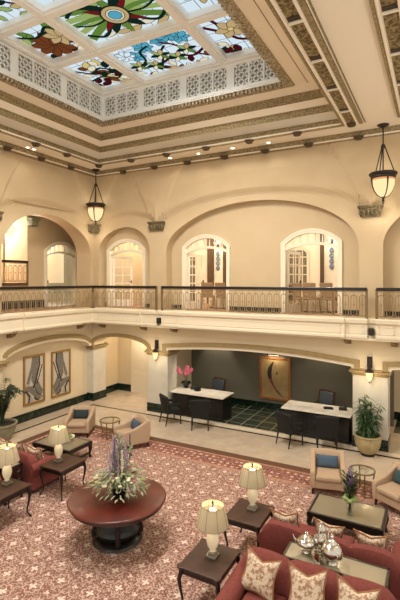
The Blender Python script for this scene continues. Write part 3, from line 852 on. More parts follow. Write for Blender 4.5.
# flat field around the skylight
SX0, SX1, SY1, SY0 = CX + 2.1, -3.08, CY - 2.1, -1.0     # outer edge of skylight moulding
b = MB(); ZT = 9.40
b.quad((CX + 1.74, YN, 9.33), (CX + 1.74, CY - 1.74, 9.33), (SX0, SY1, ZT), (SX0, YN, ZT))
b.quad((CX + 1.74, CY - 1.74, 9.33), (-2.18, CY - 1.74, 9.33), (-2.18, SY1, ZT), (SX0, SY1, ZT))
b.quad((SX1, YN, ZT), (-2.14, YN, ZT), (-2.14, SY1, ZT), (SX1, SY1, ZT))
b.quad((SX0, YN, ZT), (SX1, YN, ZT), (SX1, SY0, ZT), (SX0, SY0, ZT))
struct(b.build('ceiling', 'ceil'))
# fine line on the flat field
b = MB(); b.box(-2.78, YN, 9.393, -2.765, SY1 + .25, 9.40); struct(b.build('trim_24', 'goldfine'))
# leaf moulding ring of the skylight
b = MB(); I = .24
ring = [((0, 9.40), (.02, 9.36)), ((.02, 9.36), (.10, 9.36)), ((.10, 9.36), (.2, 9.44)), ((.2, 9.44), (I, 9.50))]
for (s0, z0), (s1, z1) in ring:
    A = [(SX0 + s0, SY0 + s0, z0), (SX1 - s0, SY0 + s0, z0), (SX1 - s0, SY1 - s0, z0), (SX0 + s0, SY1 - s0, z0)]
    B = [(SX0 + s1, SY0 + s1, z1), (SX1 - s1, SY0 + s1, z1), (SX1 - s1, SY1 - s1, z1), (SX0 + s1, SY1 - s1, z1)]
    for i in range(4):
        k = (i + 1) % 4; b.quad(A[i], A[k], B[k], B[i])
# carved leaf ribs
n = 0
def rib(x, y, dx, dy):
    b.obox((x, y, 9.40), (.05 if dx == 0 else .16, .16 if dx == 0 else .05, .10), 0)
y = SY0 + .3
while y < SY1 - .25:
    rib(SX0 + .15, y, 1, 0); rib(SX1 - .15, y, 1, 0); y += .11
x = SX0 + .3
while x < SX1 - .25:
    rib(x, SY1 - .15, 0, 1); x += .11
struct(b.build('trim_25', 'leafmould'))
# well walls with lattice grilles
WX0, WX1, WY1, WY0 = SX0 + .22, SX1 - .22, SY1 - .22, SY0 + .22
ZW0, ZW1 = 9.45, 10.25
b = MB()
b.box(WX0 - .1, WY0, ZW0, WX0 - .03, WY1, ZW1 + .1); b.box(WX1 + .03, WY0, ZW0, WX1 + .1, WY1, ZW1 + .1)
b.box(WX0, WY1 + .03, ZW0, WX1, WY1 + .1, ZW1 + .1); b.box(WX0, WY0 - .1, ZW0, WX1, WY0 - .03, ZW1 + .1)
struct(b.build('wall_skylight', 'lattshade'))
b = MB()
zA, zB = ZW0 + .13, ZW1 - .12
def grille(fn, u0, u1):
    """fn(u,z,w): frame face with lattice openings between u0..u1"""
    def bx(a, c, z0, z1, w0=-.035, w1=.012):
        P = [fn(a, z0, w0), fn(c, z0, w0), fn(c, z1, w0), fn(a, z1, w0), fn(a, z0, w1), fn(c, z0, w1), fn(c, z1, w1), fn(a, z1, w1)]
        b.add(P, [(0, 3, 2, 1), (4, 5, 6, 7), (0, 1, 5, 4), (1, 2, 6, 5), (2, 3, 7, 6), (3, 0, 4, 7)])
    bx(u0, u1, ZW0, zA); bx(u0, u1, zB, ZW1)
    bx(u0, u1, zB + .06, zB + .1, -.02, .03); bx(u0, u1, ZW0 + .04, ZW0 + .09, -.02, .03)
    L = u1 - u0; ng = max(1, round(L / 1.55)); g = L / ng
    for i in range(ng):
        a = u0 + i * g
        bx(a, a + .11, zA, zB); bx(a + g - .11, a + g, zA, zB)
        c = (g - .22) / 3
        for k in range(3):
            p = a + .11 + k * c
            if k: bx(p - .025, p + .025, zA, zB)
            q0, q1 = p + (.025 if k else 0), p + c - (.025 if k < 2 else 0)
            hh = zB - zA; ww = q1 - q0; st = hh / 3; hw = .024
            for sgn in (1, -1):
                t = -ww
                while t < hh + 1e-6:
                    # line z = zA + t + (u-q0) clipped
                    ua, ub = max(q0, q0 - t), min(q1, q0 + hh - t)
                    if ub - ua > .01:
                        za, zb = zA + t + (ua - q0), zA + t + (ub - q0)
                        if sgn < 0: ua, ub = q0 + q1 - ua, q0 + q1 - ub
                        d = hw * 1.2
                        P = [fn(ua, za - d, 0), fn(ub, zb - d, 0), fn(ub, zb + d, 0), fn(ua, za + d, 0), fn(ua, za - d, -.02), fn(ub, zb - d, -.02), fn(ub, zb + d, -.02), fn(ua, za + d, -.02)]
                        b.add(P, [(0, 1, 2, 3), (7, 6, 5, 4), (0, 4, 5, 1), (2, 6, 7, 3)])
                    t += st
grille(lambda u, z, w: (WX0 + w, u, z), WY0, WY1)
grille(lambda u, z, w: (WX1 - w, u, z), WY0, WY1)
grille(lambda u, z, w: (u, WY1 - w, z), WX0, WX1)
struct(b.build('trim_26', 'white'))

# glass roof: beams and stained glass panels
GX = [WX0 + .05, -7.42, -4.87, WX1 - .05]
GY = [WY1 - .05, 8.36, 6.68, 4.9, 3.2, 1.4, WY0 + .05]
b = MB(); ZG = 10.25; bw = .14
for i, x in enumerate(GX):
    w = bw if 0 < i < 3 else .16
    b.box(x - w, WY0, ZG - .02, x + w, WY1, ZG + .2); b.box(x - w * .55, WY0, ZG - .06, x + w * .55, WY1, ZG)
for j, y in enumerate(GY):
    w = bw if 0 < j < len(GY) - 1 else .16
    b.box(WX0, y - w, ZG - .021, WX1, y + w, ZG + .2); b.box(WX0, y - w * .55, ZG - .061, WX1, y + w * .55, ZG)
struct(b.build('trim_27', 'white'))

GLASS = {}
def gm(name, rgb, k=1.0):
    if name not in GLASS: GLASS[name] = emat('stained_glass_' + name, rgb, SKY_EMIT * k * (0.8 if name != 'clear' else 1))
    return GLASS[name]
gm('clear', (208, 224, 234), 1.05); gm('green', (120, 160, 70), .75); gm('dkgreen', (40, 74, 58), .35); gm('lime', (176, 200, 120), .85)
gm('blue', (96, 186, 216), .9); gm('tan', (218, 188, 134), .9); gm('brown', (150, 84, 46), .6); gm('maroon', (116, 34, 44), .4)
gm('red', (160, 40, 44), .55); gm('cream', (246, 236, 206), 1.0); gm('yellow', (236, 214, 140), .95); gm('dark', (70, 66, 62), .3)
NAMES = list(GLASS)
ZP = ZG + .12
def leafpoly(cx, cy, a, l, w):
    n = 7; pts = []
    for i in range(n + 1):
        t = i / n; pts.append((l * t, w * math.sin(PI * t) ** .8))
    for i in range(n - 1, 0, -1):
        t = i / n; pts.append((l * t, -w * math.sin(PI * t) ** .8 * .8))
    ca, sa = math.cos(a), math.sin(a)
    return [(cx + p * ca - q * sa, cy + p * sa + q * ca) for p, q in pts]
def ribbon(pts, w):
    a = []; c = []
    for i, (x, y) in enumerate(pts):
        j, k = max(0, i - 1), min(len(pts) - 1, i + 1)
        dx, dy = pts[k][0] - pts[j][0], pts[k][1] - pts[j][1]; l = math.hypot(dx, dy) or 1
        a.append((x - dy / l * w, y + dx / l * w)); c.append((x + dy / l * w, y - dx / l * w))
    return a, c
class Pane:
    def __init__(s, x0, x1, y0, y1): s.x0, s.x1, s.y0, s.y1 = x0, x1, y0, y1; s.mb = MB(); s.lay = 0
    def P(s, u, v): return (s.x0 + (s.x1 - s.x0) * u, s.y0 + (s.y1 - s.y0) * v)
    def clip(s, p): return (min(max(p[0], s.x0), s.x1), min(max(p[1], s.y0), s.y1))
    def poly(s, pts, m, border=True):
        pts = [s.clip(p) for p in pts]
        s.lay += 1; z = ZP - .004 - s.lay * .0006
        if border:
            cx = sum(p[0] for p in pts) / len(pts); cy = sum(p[1] for p in pts) / len(pts)
            s.mb.mi = NAMES.index('dark')
            q = []
            for x, y in pts:
                d = math.hypot(x - cx, y - cy) or 1; q.append(s.clip((x + (x - cx) / d * .018, y + (y - cy) / d * .018)))
            s.mb.add([(x, y, z + .0003) for x, y in q], [tuple(range(len(q)))])
        s.mb.mi = NAMES.index(m); s.mb.add([(x, y, z) for x, y in pts], [tuple(range(len(pts)))])
    def leaf(s, u, v, a, l, w, m): c = s.P(u, v); s.poly(leafpoly(c[0], c[1], a, l, w), m)
    def disc(s, u, v, r, m, n=14):
        c = s.P(u, v); s.poly([(c[0] + r * math.cos(2 * PI * i / n), c[1] + r * math.sin(2 * PI * i / n)) for i in range(n)], m)
    def rib(s, uv, w, m):
        pts = [s.P(*p) for p in uv]
        q = []
        for i in range(len(pts) - 1):
            for k in range(5):
                t = k / 5; p0 = pts[max(0, i - 1)]; p1 = pts[i]; p2 = pts[i + 1]; p3 = pts[min(len(pts) - 1, i + 2)]
                q.append(tuple(.5 * ((2 * p1[d]) + (-p0[d] + p2[d]) * t + (2 * p0[d] - 5 * p1[d] + 4 * p2[d] - p3[d]) * t * t + (-p0[d] + 3 * p1[d] - 3 * p2[d] + p3[d]) * t ** 3) for d in (0, 1)))
        q.append(pts[-1])
        a, c = ribbon(q, w)
        s.lay += 1; z = ZP - .004 - s.lay * .0006
        s.mb.mi = NAMES.index(m)
        for i in range(len(a) - 1):
            s.mb.add([(*s.clip(p), z) for p in (a[i], a[i + 1], c[i + 1], c[i])], [(0, 1, 2, 3)])
    def build(s, n):
        base = MB(); base.mi = 0
        full_ = s.mb
        b = MB(); b.mi = 0; b.quad((s.x0, s.y0, ZP), (s.x1, s.y0, ZP), (s.x1, s.y1, ZP), (s.x0, s.y1, ZP))
        b.mi = NAMES.index('dark')
        nx = max(2, round((s.x1 - s.x0) / .32)); ny = max(2, round((s.y1 - s.y0) / .32))
        for i in range(1, nx):
            x = s.x0 + (s.x1 - s.x0) * i / nx; b.quad((x - .006, s.y0, ZP - .002), (x + .007, s.y0, ZP - .002), (x + .007, s.y1, ZP - .002), (x - .007, s.y1, ZP - .002))
        for i in range(1, ny):
            y = s.y0 + (s.y1 - s.y0) * i / ny; b.quad((s.x0, y - .007, ZP - .0021), (s.x1, y - .007, ZP - .0021), (s.x1, y + .007, ZP - .0021), (s.x0, y + .007, ZP - .0021))
        for f, k in zip(full_.f, full_.k):
            b.mi = k; b.add([full_.v[i] for i in f], [tuple(range(len(f)))])
        return struct(b.build('window_1', [GLASS[q] for q in NAMES]))
rg = random.Random(3)
pi_ = 0
for j in range(len(GY) - 1):
    for i in range(3):
        p = Pane(GX[i] + .14, GX[i + 1] - .14, GY[j + 1] + .14, GY[j] - .14)
        if i == 1 and j == 0:      # blue blossoms over dark scrolling stems (v=1 is the back edge)
            for u in range(15):
                p.leaf(.0 + u * .07, .93, rg.uniform(0, 6.28), .34, .085, ['maroon', 'cream', 'brown', 'cream', 'maroon', 'tan'][u % 6])
            for cu, cv, m_ in ((.2, .4, 'blue'), (.38, .22, 'blue'), (.62, .16, 'blue'), (.84, .22, 'blue'), (.73, .1, 'blue'), (.1, .3, 'clear')):
                for k in range(7): p.leaf(cu, cv, k * PI / 3.5 + .3, .27, .09, m_)
            p.rib([(0, .75), (.2, .62), (.4, .72), (.6, .6), (.8, .74), (1, .6)], .045, 'maroon')
            p.rib([(.05, .7), (.25, .55), (.3, .3), (.45, .2)], .035, 'dkgreen'); p.rib([(.95, .85), (.8, .6), (.72, .35), (.6, .2)], .035, 'maroon')
            p.rib([(.3, .9), (.45, .62), (.5, .45), (.62, .3)], .035, 'dkgreen')
            for cu, cv in ((.47, .5), (.63, .66), (.3, .72), (.8, .52), (.12, .62)):
                for k in range(6): p.leaf(cu, cv, k * 1.05, .27, .065, ['dkgreen', 'green', 'cream', 'dkgreen', 'lime', 'tan'][k])
        elif i == 0 and j == 0:    # maroon and cream leaves
            for k in range(34):
                p.leaf(rg.random(), .3 + .7 * rg.random(), rg.uniform(0, 6.28), rg.uniform(.26, .42), .11, ['maroon', 'cream', 'tan', 'brown', 'cream', 'yellow', 'dkgreen', 'yellow', 'maroon'][k % 9])
            p.rib([(0, .3), (.3, .5), (.6, .4), (1, .75)], .04, 'dkgreen'); p.rib([(0, .7), (.4, .65), (.7, .8), (1, .5)], .035, 'dkgreen')
        elif i == 2 and j == 0:    # tan blossom on maroon stems
            for k in range(16): p.leaf(rg.random(), .7 + .28 * rg.random(), rg.uniform(0, 6.28), .32, .1, ['dkgreen', 'tan', 'cream', 'maroon'][k % 4])
            p.rib([(0, .2), (.3, .45), (.5, .7), (1, .8)], .05, 'maroon'); p.rib([(.2, 0), (.35, .3), (.7, .5), (1, .45)], .045, 'maroon')
            for k in range(6): p.leaf(.45, .4, k * PI / 3, .38, .13, 'tan')
            p.disc(.45, .4, .07, 'yellow')
        elif i == 0 and j == 1:    # brown maple leaf
            for k in range(8): p.leaf(rg.uniform(.05, .95), rg.uniform(.75, .98), rg.uniform(0, 6.28), .36, .1, ['maroon', 'brown', 'cream', 'dkgreen'][k % 4])
            for k in range(10): p.leaf(rg.uniform(.05, .95), rg.uniform(.05, .45), rg.uniform(0, 6.28), .4, .1, ['green', 'lime', 'dkgreen', 'green'][k % 4])
            for k in range(9): p.leaf(.42, .66, k * .7, .58, .15, 'brown')
            for k in range(7): p.leaf(.78, .5, k * .9, .4, .12, 'tan')
            p.rib([(0, .2), (.3, .35), (.55, .3), (.8, .2), (1, .5)], .04, 'dkgreen')
        elif i == 1 and j in (1, 3):    # wheel rosette with sweeping leaves
            for k in range(12): p.leaf(.06 + .08 * k, .9 if k % 2 else .1, rg.uniform(-.5, .5) + (0 if k < 6 else PI), .42, .09, ['tan', 'cream', 'lime', 'tan'][k % 4])
            for sx in (1, -1):
                for q, (v1, v2, w_, c) in enumerate(((.2, .05, .10, 'green'), (.32, .28, .09, 'lime'), (.62, .86, .10, 'green'), (.5, .62, .08, 'lime'), (.42, .42, .07, 'green'))):
                    p.rib([(.5 + sx * .06, .48), (.5 + sx * .22, v1), (.5 + sx * .36, (v1 + v2) / 2), (.5 + sx * .49, v2)], w_, c)
                p.rib([(.5 + sx * .1, .5), (.5 + sx * .2, .75), (.5 + sx * .34, .88), (.5 + sx * .48, .72)], .045, 'dkgreen')
                p.rib([(.5 + sx * .1, .45), (.5 + sx * .16, .2), (.5 + sx * .3, .08), (.5 + sx * .46, .2)], .045, 'dkgreen')
                p.rib([(.5 + sx * .1, .5), (.5 + sx * .3, .55), (.5 + sx * .47, .44)], .03, 'dkgreen')
            for a in (1.0, 2.2, -1.0, -2.2): p.leaf(.5, .48, a, .72, .12, 'dkgreen')
            for a in (.62, 2.5, -.62, -2.5): p.leaf(.5, .48, a, .70, .075, 'red')
            for a in (1.57, -1.57): p.leaf(.5, .48, a, .7, .1, 'green')
            p.disc(.5, .48, .33, 'dkgreen', 20); p.disc(.5, .48, .30, 'tan', 20); p.disc(.5, .48, .20, 'cream', 16); p.disc(.5, .48, .15, 'blue', 8)
        elif i == 1:
            pass                    # plain leaded panel
        else:
            p.rib([(.1, 0), (.3, .4), (.6, .6), (1, .9)], .03, 'maroon')
            for k in range(5): p.leaf(.5, .5, k * 1.26, .3, .1, rg.choice(['tan', 'yellow']))
            for k in range(14): p.leaf(rg.random(), rg.random(), rg.uniform(0, 6.28), .3, .085, rg.choice(['green', 'red', 'tan', 'dkgreen', 'lime', 'brown']))
        p.build(pi_); pi_ += 1
# roof lid above glass
b = MB(); b.box(WX0 - .3, WY0 - .3, ZG + .3, WX1 + .3, WY1 + .3, ZG + .34); struct(b.build('ceiling', 'white'))

# ornamental beams
def beam(x0, x1, ye, name, crosses):
    L = x1 - x0
    b = MB()
    b.mi = 0; b.box(x0, YN, 8.60, x1, ye, 9.42)
    def st(a, c, mi, z): b.mi = mi; b.box(x0 + a * L, YN, z, x0 + c * L, ye - .02, 8.61)
    st(0, .09, 2, 8.575); st(.12, .20, 0, 8.565); st(.23, .60, 1, 8.59); st(.62, .71, 0, 8.56); st(.74, .89, 2, 8.57); st(.91, .94, 0, 8.575); st(.96, 1.0, 2, 8.58)
    for y in crosses:
        b.mi = 0; b.box(x0 + .22 * L, y - .02, 8.555, x0 + .63 * L, y + .02, 8.6)
        b.mi = 3; b.box(x0 + .25 * L, y - .16, 8.58, x0 + .58 * L, y - .04, 8.6)
    struct(b.build(name, ['ceil', 'goldpanel', 'gold', 'bronze']))
beam(-2.16, -1.60, 11.78, 'beam', [-1.5 + 1.36 * k for k in range(10)])
beam(-0.86, -0.28, 11.78, 'beam', [-1.1 + 1.36 * k for k in range(10)])
b = MB(); b.box(0.5, YN, 8.60, 5, CY - .94, 8.64); struct(b.build('ceiling', 'ceil'))

# dark rosette bosses
def boss_mesh():
    b = MB()
    b.lathe([(.0, -.10), (.03, -.095), (.05, -.08), (.09, -.05), (.11, -.025), (.14, -.015), (.14, .0)], 14)
    for k in range(8):
        a = k * PI / 4; b.ell((.075 * math.cos(a), .075 * math.sin(a), -.055), (.03, .03, .03), 6, 5)
    return b
boss0 = None
def boss(loc, label, group):
    global boss0
    if boss0 is None:
        boss0 = boss_mesh().build('rosette', 'rosette', smooth=True); o = boss0
    else:
        o = boss0.copy(); COL.objects.link(o)
    o.location = loc; tag(o, label, 'rosette', group); o.name = 'rosette'
for i, x in enumerate((-9.93, -8.59, -7.27, -5.92, -4.57, -3.25, -1.89, -0.55)):
    boss((x, CY - .15, 8.50), '%s dark rosette from the corner along the lower cornice of the back wall' % ORD[i], 'rosettes on the wall cornice')
for i, y in enumerate((11.24, 9.95, 8.68, 7.35)):
    boss((CX + .15, y, 8.50), '%s dark rosette from the corner along the lower cornice of the left wall' % ORD[i], 'rosettes on the wall cornice')
for i, x in enumerate((-8.98, -7.59, -6.16, -4.76, -3.36)):
    boss((x, CY - .94, 8.605), '%s dark rosette from the corner along the upper cornice of the back side' % ORD[i], 'rosettes on the ceiling cornice')
for i, y in enumerate((10.27, 9.04, 7.7)):
    boss((CX + .94, y, 8.605), '%s dark rosette from the corner along the upper cornice of the left side' % ORD[i], 'rosettes on the ceiling cornice')
boss((CX + .92, CY - .92, 8.605), 'dark rosette exactly in the inner corner of the upper cornice', 'rosettes on the ceiling cornice')
boss((-1.93, 11.7, 8.60), 'dark rosette under the far end of the gilded ceiling beam', 'rosettes on the ceiling cornice')

# recessed downlights
def downlight(x, y, label):
    t = thing('downlight', label, 'ceiling light', (x, y, 8.62), 0, 'recessed downlights')
    b = MB(); b.lathe([(.055, -.004), (.085, -.008), (.09, 0)], 16, cap=False); b.build('trim_ring', 'white', t, smooth=True)
    b = MB(); b.lathe([(.0, -.003), (.055, -.003)], 16, cap=False); b.build('lens', 'bulb', t)
    spot('downlight_beam', (x, y, 8.59), 5, 110, (1, .88, .7), (0, 0, 0), .06)
for i, x in enumerate((-7.75, -6.69, -5.5, -4.35)):
    downlight(x, 12.25, '%s lit recessed downlight from the corner in the soffit along the back' % ORD[i])
downlight(-10.93, 9.45, 'lit recessed downlight in the left soffit, farther of the pair'); downlight(-10.93, 9.22, 'lit recessed downlight in the left soffit, nearer of the pair')
downlight(-10.93, 7.9, 'lit recessed downlight in the left soffit at the photo edge')

# ------------------------------------------------------------------ pendants
def pendant(x, y, label):
    t = thing('pendant_lamp', label, 'pendant lamp', (x, y, 8.62), 0, 'bronze bowl pendants')
    b = MB(); b.lathe([(.0, -.11), (.03, -.1), (.05, -.06), (.13, -.03), (.15, 0)], 18); b.build('canopy', 'bronze', t, smooth=True)
    b = MB(); b.tube([(0, 0, -.08), (0, 0, -1.9)], .017, 8); b.lathe([(.03, -.62), (.055, -.58), (.06, -.55), (.03, -.5)], 12); b.build('stem', 'bronze', t, smooth=True)
    for k in range(3):
        a = R(20) + k * 2 * PI / 3; ca, sa = math.cos(a), math.sin(a)
        b = MB(); b.tube([(.05 * ca, .05 * sa, -.58), (.2 * ca, .2 * sa, -1.0), (.30 * ca, .30 * sa, -1.28)], .016, 6); b.build('arm', 'bronze', t, smooth=True)
    b = MB(); b.lathe([(.25, -1.40), (.29, -1.40), (.31, -1.36), (.30, -1.33), (.345, -1.30), (.35, -1.26), (.32, -1.24), (.25, -1.26)], 28, cap=False); b.build('ring', 'bronze', t, smooth=True)
    b = MB(); prof = [(.275, -1.36), (.285, -1.45), (.27, -1.58), (.225, -1.71), (.15, -1.82), (.06, -1.87)]
    b.lathe(prof[:2], 28, cap=False); b.mi = 1; b.lathe(prof[1:], 28, cap=False); b.build('bowl', ['opalrose', 'opal'], t, smooth=True)
    for k in range(4):
        a = k * PI / 2 + R(28); ca, sa = math.cos(a), math.sin(a)
        b = MB(); b.tube([((r + .008) * ca, (r + .008) * sa, z) for r, z in prof], [.03, .024, .018, .016, .015, .015], 6); b.build('strap', 'bronze', t, smooth=True)
    b = MB(); b.lathe([(.0, -2.06), (.025, -2.04), (.015, -2.0), (.04, -1.96), (.02, -1.92), (.06, -1.88), (.05, -1.85)], 12); b.build('finial', 'bronze', t, smooth=True)
    point('pendant_and_fill_light', (x, y, 8.62 - 1.15), 4, (1, .88, .7), .2)
    point('pendant_glow', (x, y, 8.62 - 2.3), 9, (1, .88, .7), .2)
    return t
pendant(-10.95, 12.26, 'lit bronze bowl pendant lamp hanging in the far corner of the room')
pendant(-1.24, 12.26, 'lit bronze bowl pendant lamp hanging above the right-hand pier')
for x, y in ((2.6, 9.0), (2.6, 3.5), (-5.0, -1.2)): point('pendant_and_fill_light', (x, y, 6.6), 150, (1, .92, .78), .3)   # added unseen lights that lift the ceiling, where other pendants would hang

# ------------------------------------------------------------------ balustrades
def baluster_mesh(w=.21, h=.62):
    b = MB(); r = .013; a = w * .36
    pts = [(-a, 0, .13)] + [(-a, 0, h - a)] + [(-a * math.cos(t * PI / 6), 0, h - a + a * math.sin(t * PI / 6)) for t in range(1, 6)] + [(a, 0, h - a), (a, 0, .13)]
    b.tube(pts, r, 5)
    b.tube([(-a * math.cos(t * PI / 6), 0, .13 - a * .9 * math.sin(t * PI / 6)) for t in range(7)], r, 5)
    b.tube([(0, 0, .06), (0, 0, h + .1)], .006, 4)
    b.ell((0, 0, .36), (.02, .02, .035), 6, 4)
    b.tube([(a + (w / 2 - a) * 0 + (w - 2 * a) * t / 4, 0, .13 - .06 * math.sin(t * PI / 4) + .0) for t in range(5)], .008, 4)
    return b
bal = None
def rail_run(root, p0, p1, newels=(True, True), z0=0.0, h=.82):
    """straight run of railing between two floor points in the root's frame"""
    global bal
    a, c = Vector(p0), Vector(p1); d = c - a; L = d.length; ang = math.atan2(d.y, d.x)
    b = MB(); mid = (a + c) / 2
    b.obox((mid.x, mid.y, h - .045), (L + .02, .10, .09), ang); b.build('handrail', 'rail', root, bevel=.012)
    b = MB(); b.obox((mid.x, mid.y, h - .11), (L, .025, .02), ang); b.obox((mid.x, mid.y, .05), (L, .03, .02), ang); b.build('rail_bar', 'baluster', root)
    n = max(1, round(L / .215)); w = L / n
    for i in range(n):
        q = a + d * ((i + .5) / n)
        if bal is None:
            bal = baluster_mesh().build('baluster', 'baluster', root, loc=(q.x, q.y, 0), rz=ang)
        else:
            o = bal.copy(); COL.objects.link(o); o.parent = root; o.location = (q.x, q.y, 0); o.rotation_euler.z = ang
    for k, use in enumerate(newels):
        if use:
            q = a if k == 0 else c
            b = MB(); b.obox((q.x, q.y, h / 2 - .02), (.06, .06, h - .04), ang); b.build('newel_post', 'newel', root)
t = thing('balustrade', 'balcony railing with dark handrail wrapping the far left corner', 'railing', (XF - .07, YF + .1, ZF1))
rail_run(t, (0, -12, 0), (0, 0, 0), (False, True)) if False else rail_run(t, (0, -5.4, 0), (0, 0, 0), (False, False))
rail_run(t, (0, 0, 0), (-8.33 - (XF - .07), 0, 0), (True, True))
t = thing('balustrade', 'long balcony railing with dark handrail in the middle of the back wall', 'railing', (-8.10, YF + .1, ZF1))
rail_run(t, (0, 0, 0), (6.45, 0, 0))
t = thing('balustrade', 'balcony railing running out of the photo at the right edge', 'railing', (-1.40, YF + .1, ZF1))
rail_run(t, (0, 0, 0), (4.0, 0, 0), (True, False))
t = thing('balustrade', 'small white railing of the raised gallery at far left', 'railing', (-13.18, 10.0, 4.5))
rail_run(t, (0, -1.0, 0), (0, 1.1, 0), (False, True), h=.8)

# ------------------------------------------------------------------ sconces on the lower pillars
def sconce(x, label):
    t = thing('wall_sconce', label, 'wall lamp', (x, 12.58, 2.0), 0, 'pillar sconces')
    b = MB(); b.box(-.065, .06, .22, .065, .12, .52); b.box(-.05, .03, .25, .05, .06, .49); b.build('back_plate', 'bronze', t, bevel=.01)
    b = MB(); b.lathe([(.0, .22), (.05, .22), (.06, .17), (.1, .15), (.105, .11), (.08, .10)], 16); b.tube([(0, .09, .3), (0, .02, .3), (0, 0, .22)], .016, 6); b.build('cap', 'bronze', t, smooth=True)
    b = MB(); b.lathe([(.09, .11), (.085, .02), (.06, -.08), (.03, -.13), (0, -.14)], 16); b.build('glass_shade', M['sconceglass'], t, smooth=True)
    b = MB(); b.lathe([(0, -.2), (.015, -.18), (.01, -.16), (.025, -.135)], 8); b.build('finial', 'bronze', t, smooth=True)
    point('sconce_light', (x, 12.32, 1.98), 9, (1, .8, .5), .06)
M['sconceglass'] = emat('sconce_glass_lit', (255, 214, 150), 1.8)
sconce(-8.56, 'lit bronze wall sconce on the left reception pillar'); sconce(-1.62, 'lit bronze wall sconce on the right reception pillar above the potted plant')

# ------------------------------------------------------------------ pictures
def rectframe(mb, w, h, fw, d, fn):
    for (a, b_, c, e) in ((-w / 2, -w / 2 + fw, 0, h), (w / 2 - fw, w / 2, 0, h), (-w / 2 + fw, w / 2 - fw, 0, fw), (-w / 2 + fw, w / 2 - fw, h - fw, h)):
        P = [fn(u, z, q) for q in (0, d) for u, z in ((a, c), (b_, c), (b_, e), (a, e))]
        mb.add(P, [(0, 1, 2, 3), (7, 6, 5, 4), (0, 4, 5, 1), (1, 5, 6, 2), (2, 6, 7, 3), (3, 7, 4, 0)])
def abstract(name, label, yc, w, z0, h, flip):
    t = thing(name, label, 'painting', (-11.8, yc, z0), 0, 'abstract pictures on the left wall')
    fn = lambda u, z, q: (q + .002, u, z)
    b = MB(); rectframe(b, w, h, .065, .05, fn); b.build('frame', 'frame', t, bevel=.008)
    b = MB(); b.mi = 0
    b.quad(fn(-w / 2 + .05, .05, .015), fn(w / 2 - .05, .05, .015), fn(w / 2 - .05, h - .05, .015), fn(-w / 2 + .05, h - .05, .015))
    W2, H2 = w - .13, h - .13
    def strip(pts, wd, mi, q):
        b.mi = mi
        pts = [(((-p[0] if flip else p[0])) * W2 / 2, .065 + p[1] * H2) for p in pts]
        a, c = ribbon(pts, wd)
        cl = lambda p: (min(max(p[0], -W2 / 2), W2 / 2), min(max(p[1], .065), .065 + H2))
        for i in range(len(a) - 1): b.quad(*[fn(*cl(p), q) for p in (a[i], a[i + 1], c[i + 1], c[i])])
    strip([(.0, 1.0), (-.1, .8), (-.5, .55), (-.8, .3), (-.3, 0)], .09, 3, .017)
    strip([(.3, 1.0), (.15, .75), (.0, .5), (.5, .25), (1, .15)], .12, 2, .0175)
    strip([(-.1, 1), (-.2, .8), (-.45, .6), (-.7, .42)], .05, 4, .018)
    strip([(.55, 1), (.6, .8), (.3, .55), (.1, .4), (-.1, .3)], .028, 1, .0185)
    strip([(.9, .8), (.55, .55), (.3, .38)], .02, 1, .019)
    strip([(-1, .3), (-.4, .3), (.2, .15), (.6, 0)], .10, 2, .0195)
    strip([(-.95, .28), (-.5, .14), (-.6, .0)], .035, 1, .02)
    strip([(-.2, .36), (.1, .3), (.35, .18), (1, .05)], .015, 1, .0205)
    strip([(.0, .1), (.2, .04), (.5, .0)], .03, 1, .021)
    b.build('canvas', ['paper', 'ink', 'inkgrey', 'inklight', 'inkgrey'], t)
abstract('abstract_painting', 'gold framed abstract picture nearer the potted palm', 10.2, .88, .50, 1.62, False)
abstract('abstract_painting', 'gold framed abstract picture nearer the corner column', 11.38, .90, .50, 1.60, True)

t = thing('feather_painting', 'gold canvas with dark curved feather in copper frame in the dark alcove', 'painting', (-5.08, 15.0, .34))
fn = lambda u, z, q: (u, -q - .002, z)
b = MB(); rectframe(b, 1.15, 1.53, .085, .06, fn); b.build('frame', 'framecopper', t, bevel=.01)
b = MB(); b.mi = 0; b.quad(fn(-.5, .07, .02), fn(.5, .07, .02), fn(.5, 1.46, .02), fn(-.5, 1.46, .02))
b.mi = 1
cur = [(-.06, 1.35), (-.16, 1.15), (-.2, .95), (-.17, .75), (-.08, .55), (.06, .35), (.2, .2), (.36, .08)]
wd = [.02, .075, .09, .075, .055, .04, .025, .008]
for i in range(len(cur) - 1):
    if i == 3: b.mi = 2
    if i == 5: b.mi = 1
    (x0, z0), (x1, z1) = cur[i], cur[i + 1]
    b.quad(fn(x0 - wd[i], z0, .022), fn(x0 + wd[i] * .8, z0, .022), fn(x1 + wd[i + 1] * .8, z1, .022), fn(x1 - wd[i + 1], z1, .022))
b.mi = 1
b.quad(fn(-.02, 1.3, .023), fn(.05, 1.1, .023), fn(.10, 1.02, .023), fn(.02, 1.15, .023)); b.quad(fn(.06, 1.02, .023), fn(.1, 1.0, .023), fn(.1, .9, .023), fn(.05, .92, .023))
b.build('canvas', ['canvas', 'ink', 'rose'], t)
t = thing('picture_light', 'small lit bronze picture light above the feather painting', 'picture light', (-5.08, 15.0, 1.98))
b = MB(); b.tube([(-.24, -.2, 0), (.24, -.2, 0)], .03, 10); b.build('shade', 'bronze', t, smooth=True)
b = MB(); b.tube([(0, 0, -.06), (0, -.1, .02), (0, -.2, .01)], .01, 6); b.box(-.04, -.015, -.1, .04, 0, -.02); b.build('arm', 'bronze', t)
b = MB(); b.box(-.2, -.205, -.034, .2, -.185, -.028); b.build('bulb', 'bulb', t)
l = bpy.data.lights.new('picture_glow', 'AREA'); l.shape = 'RECTANGLE'; l.size = .45; l.size_y = .05; l.energy = 3.5; l.color = (1, .84, .6)
o = bpy.data.objects.new('picture_glow', l); COL.objects.link(o); o.location = (-5.08, 14.76, 1.93); o.rotation_euler = (R(30), 0, 0)
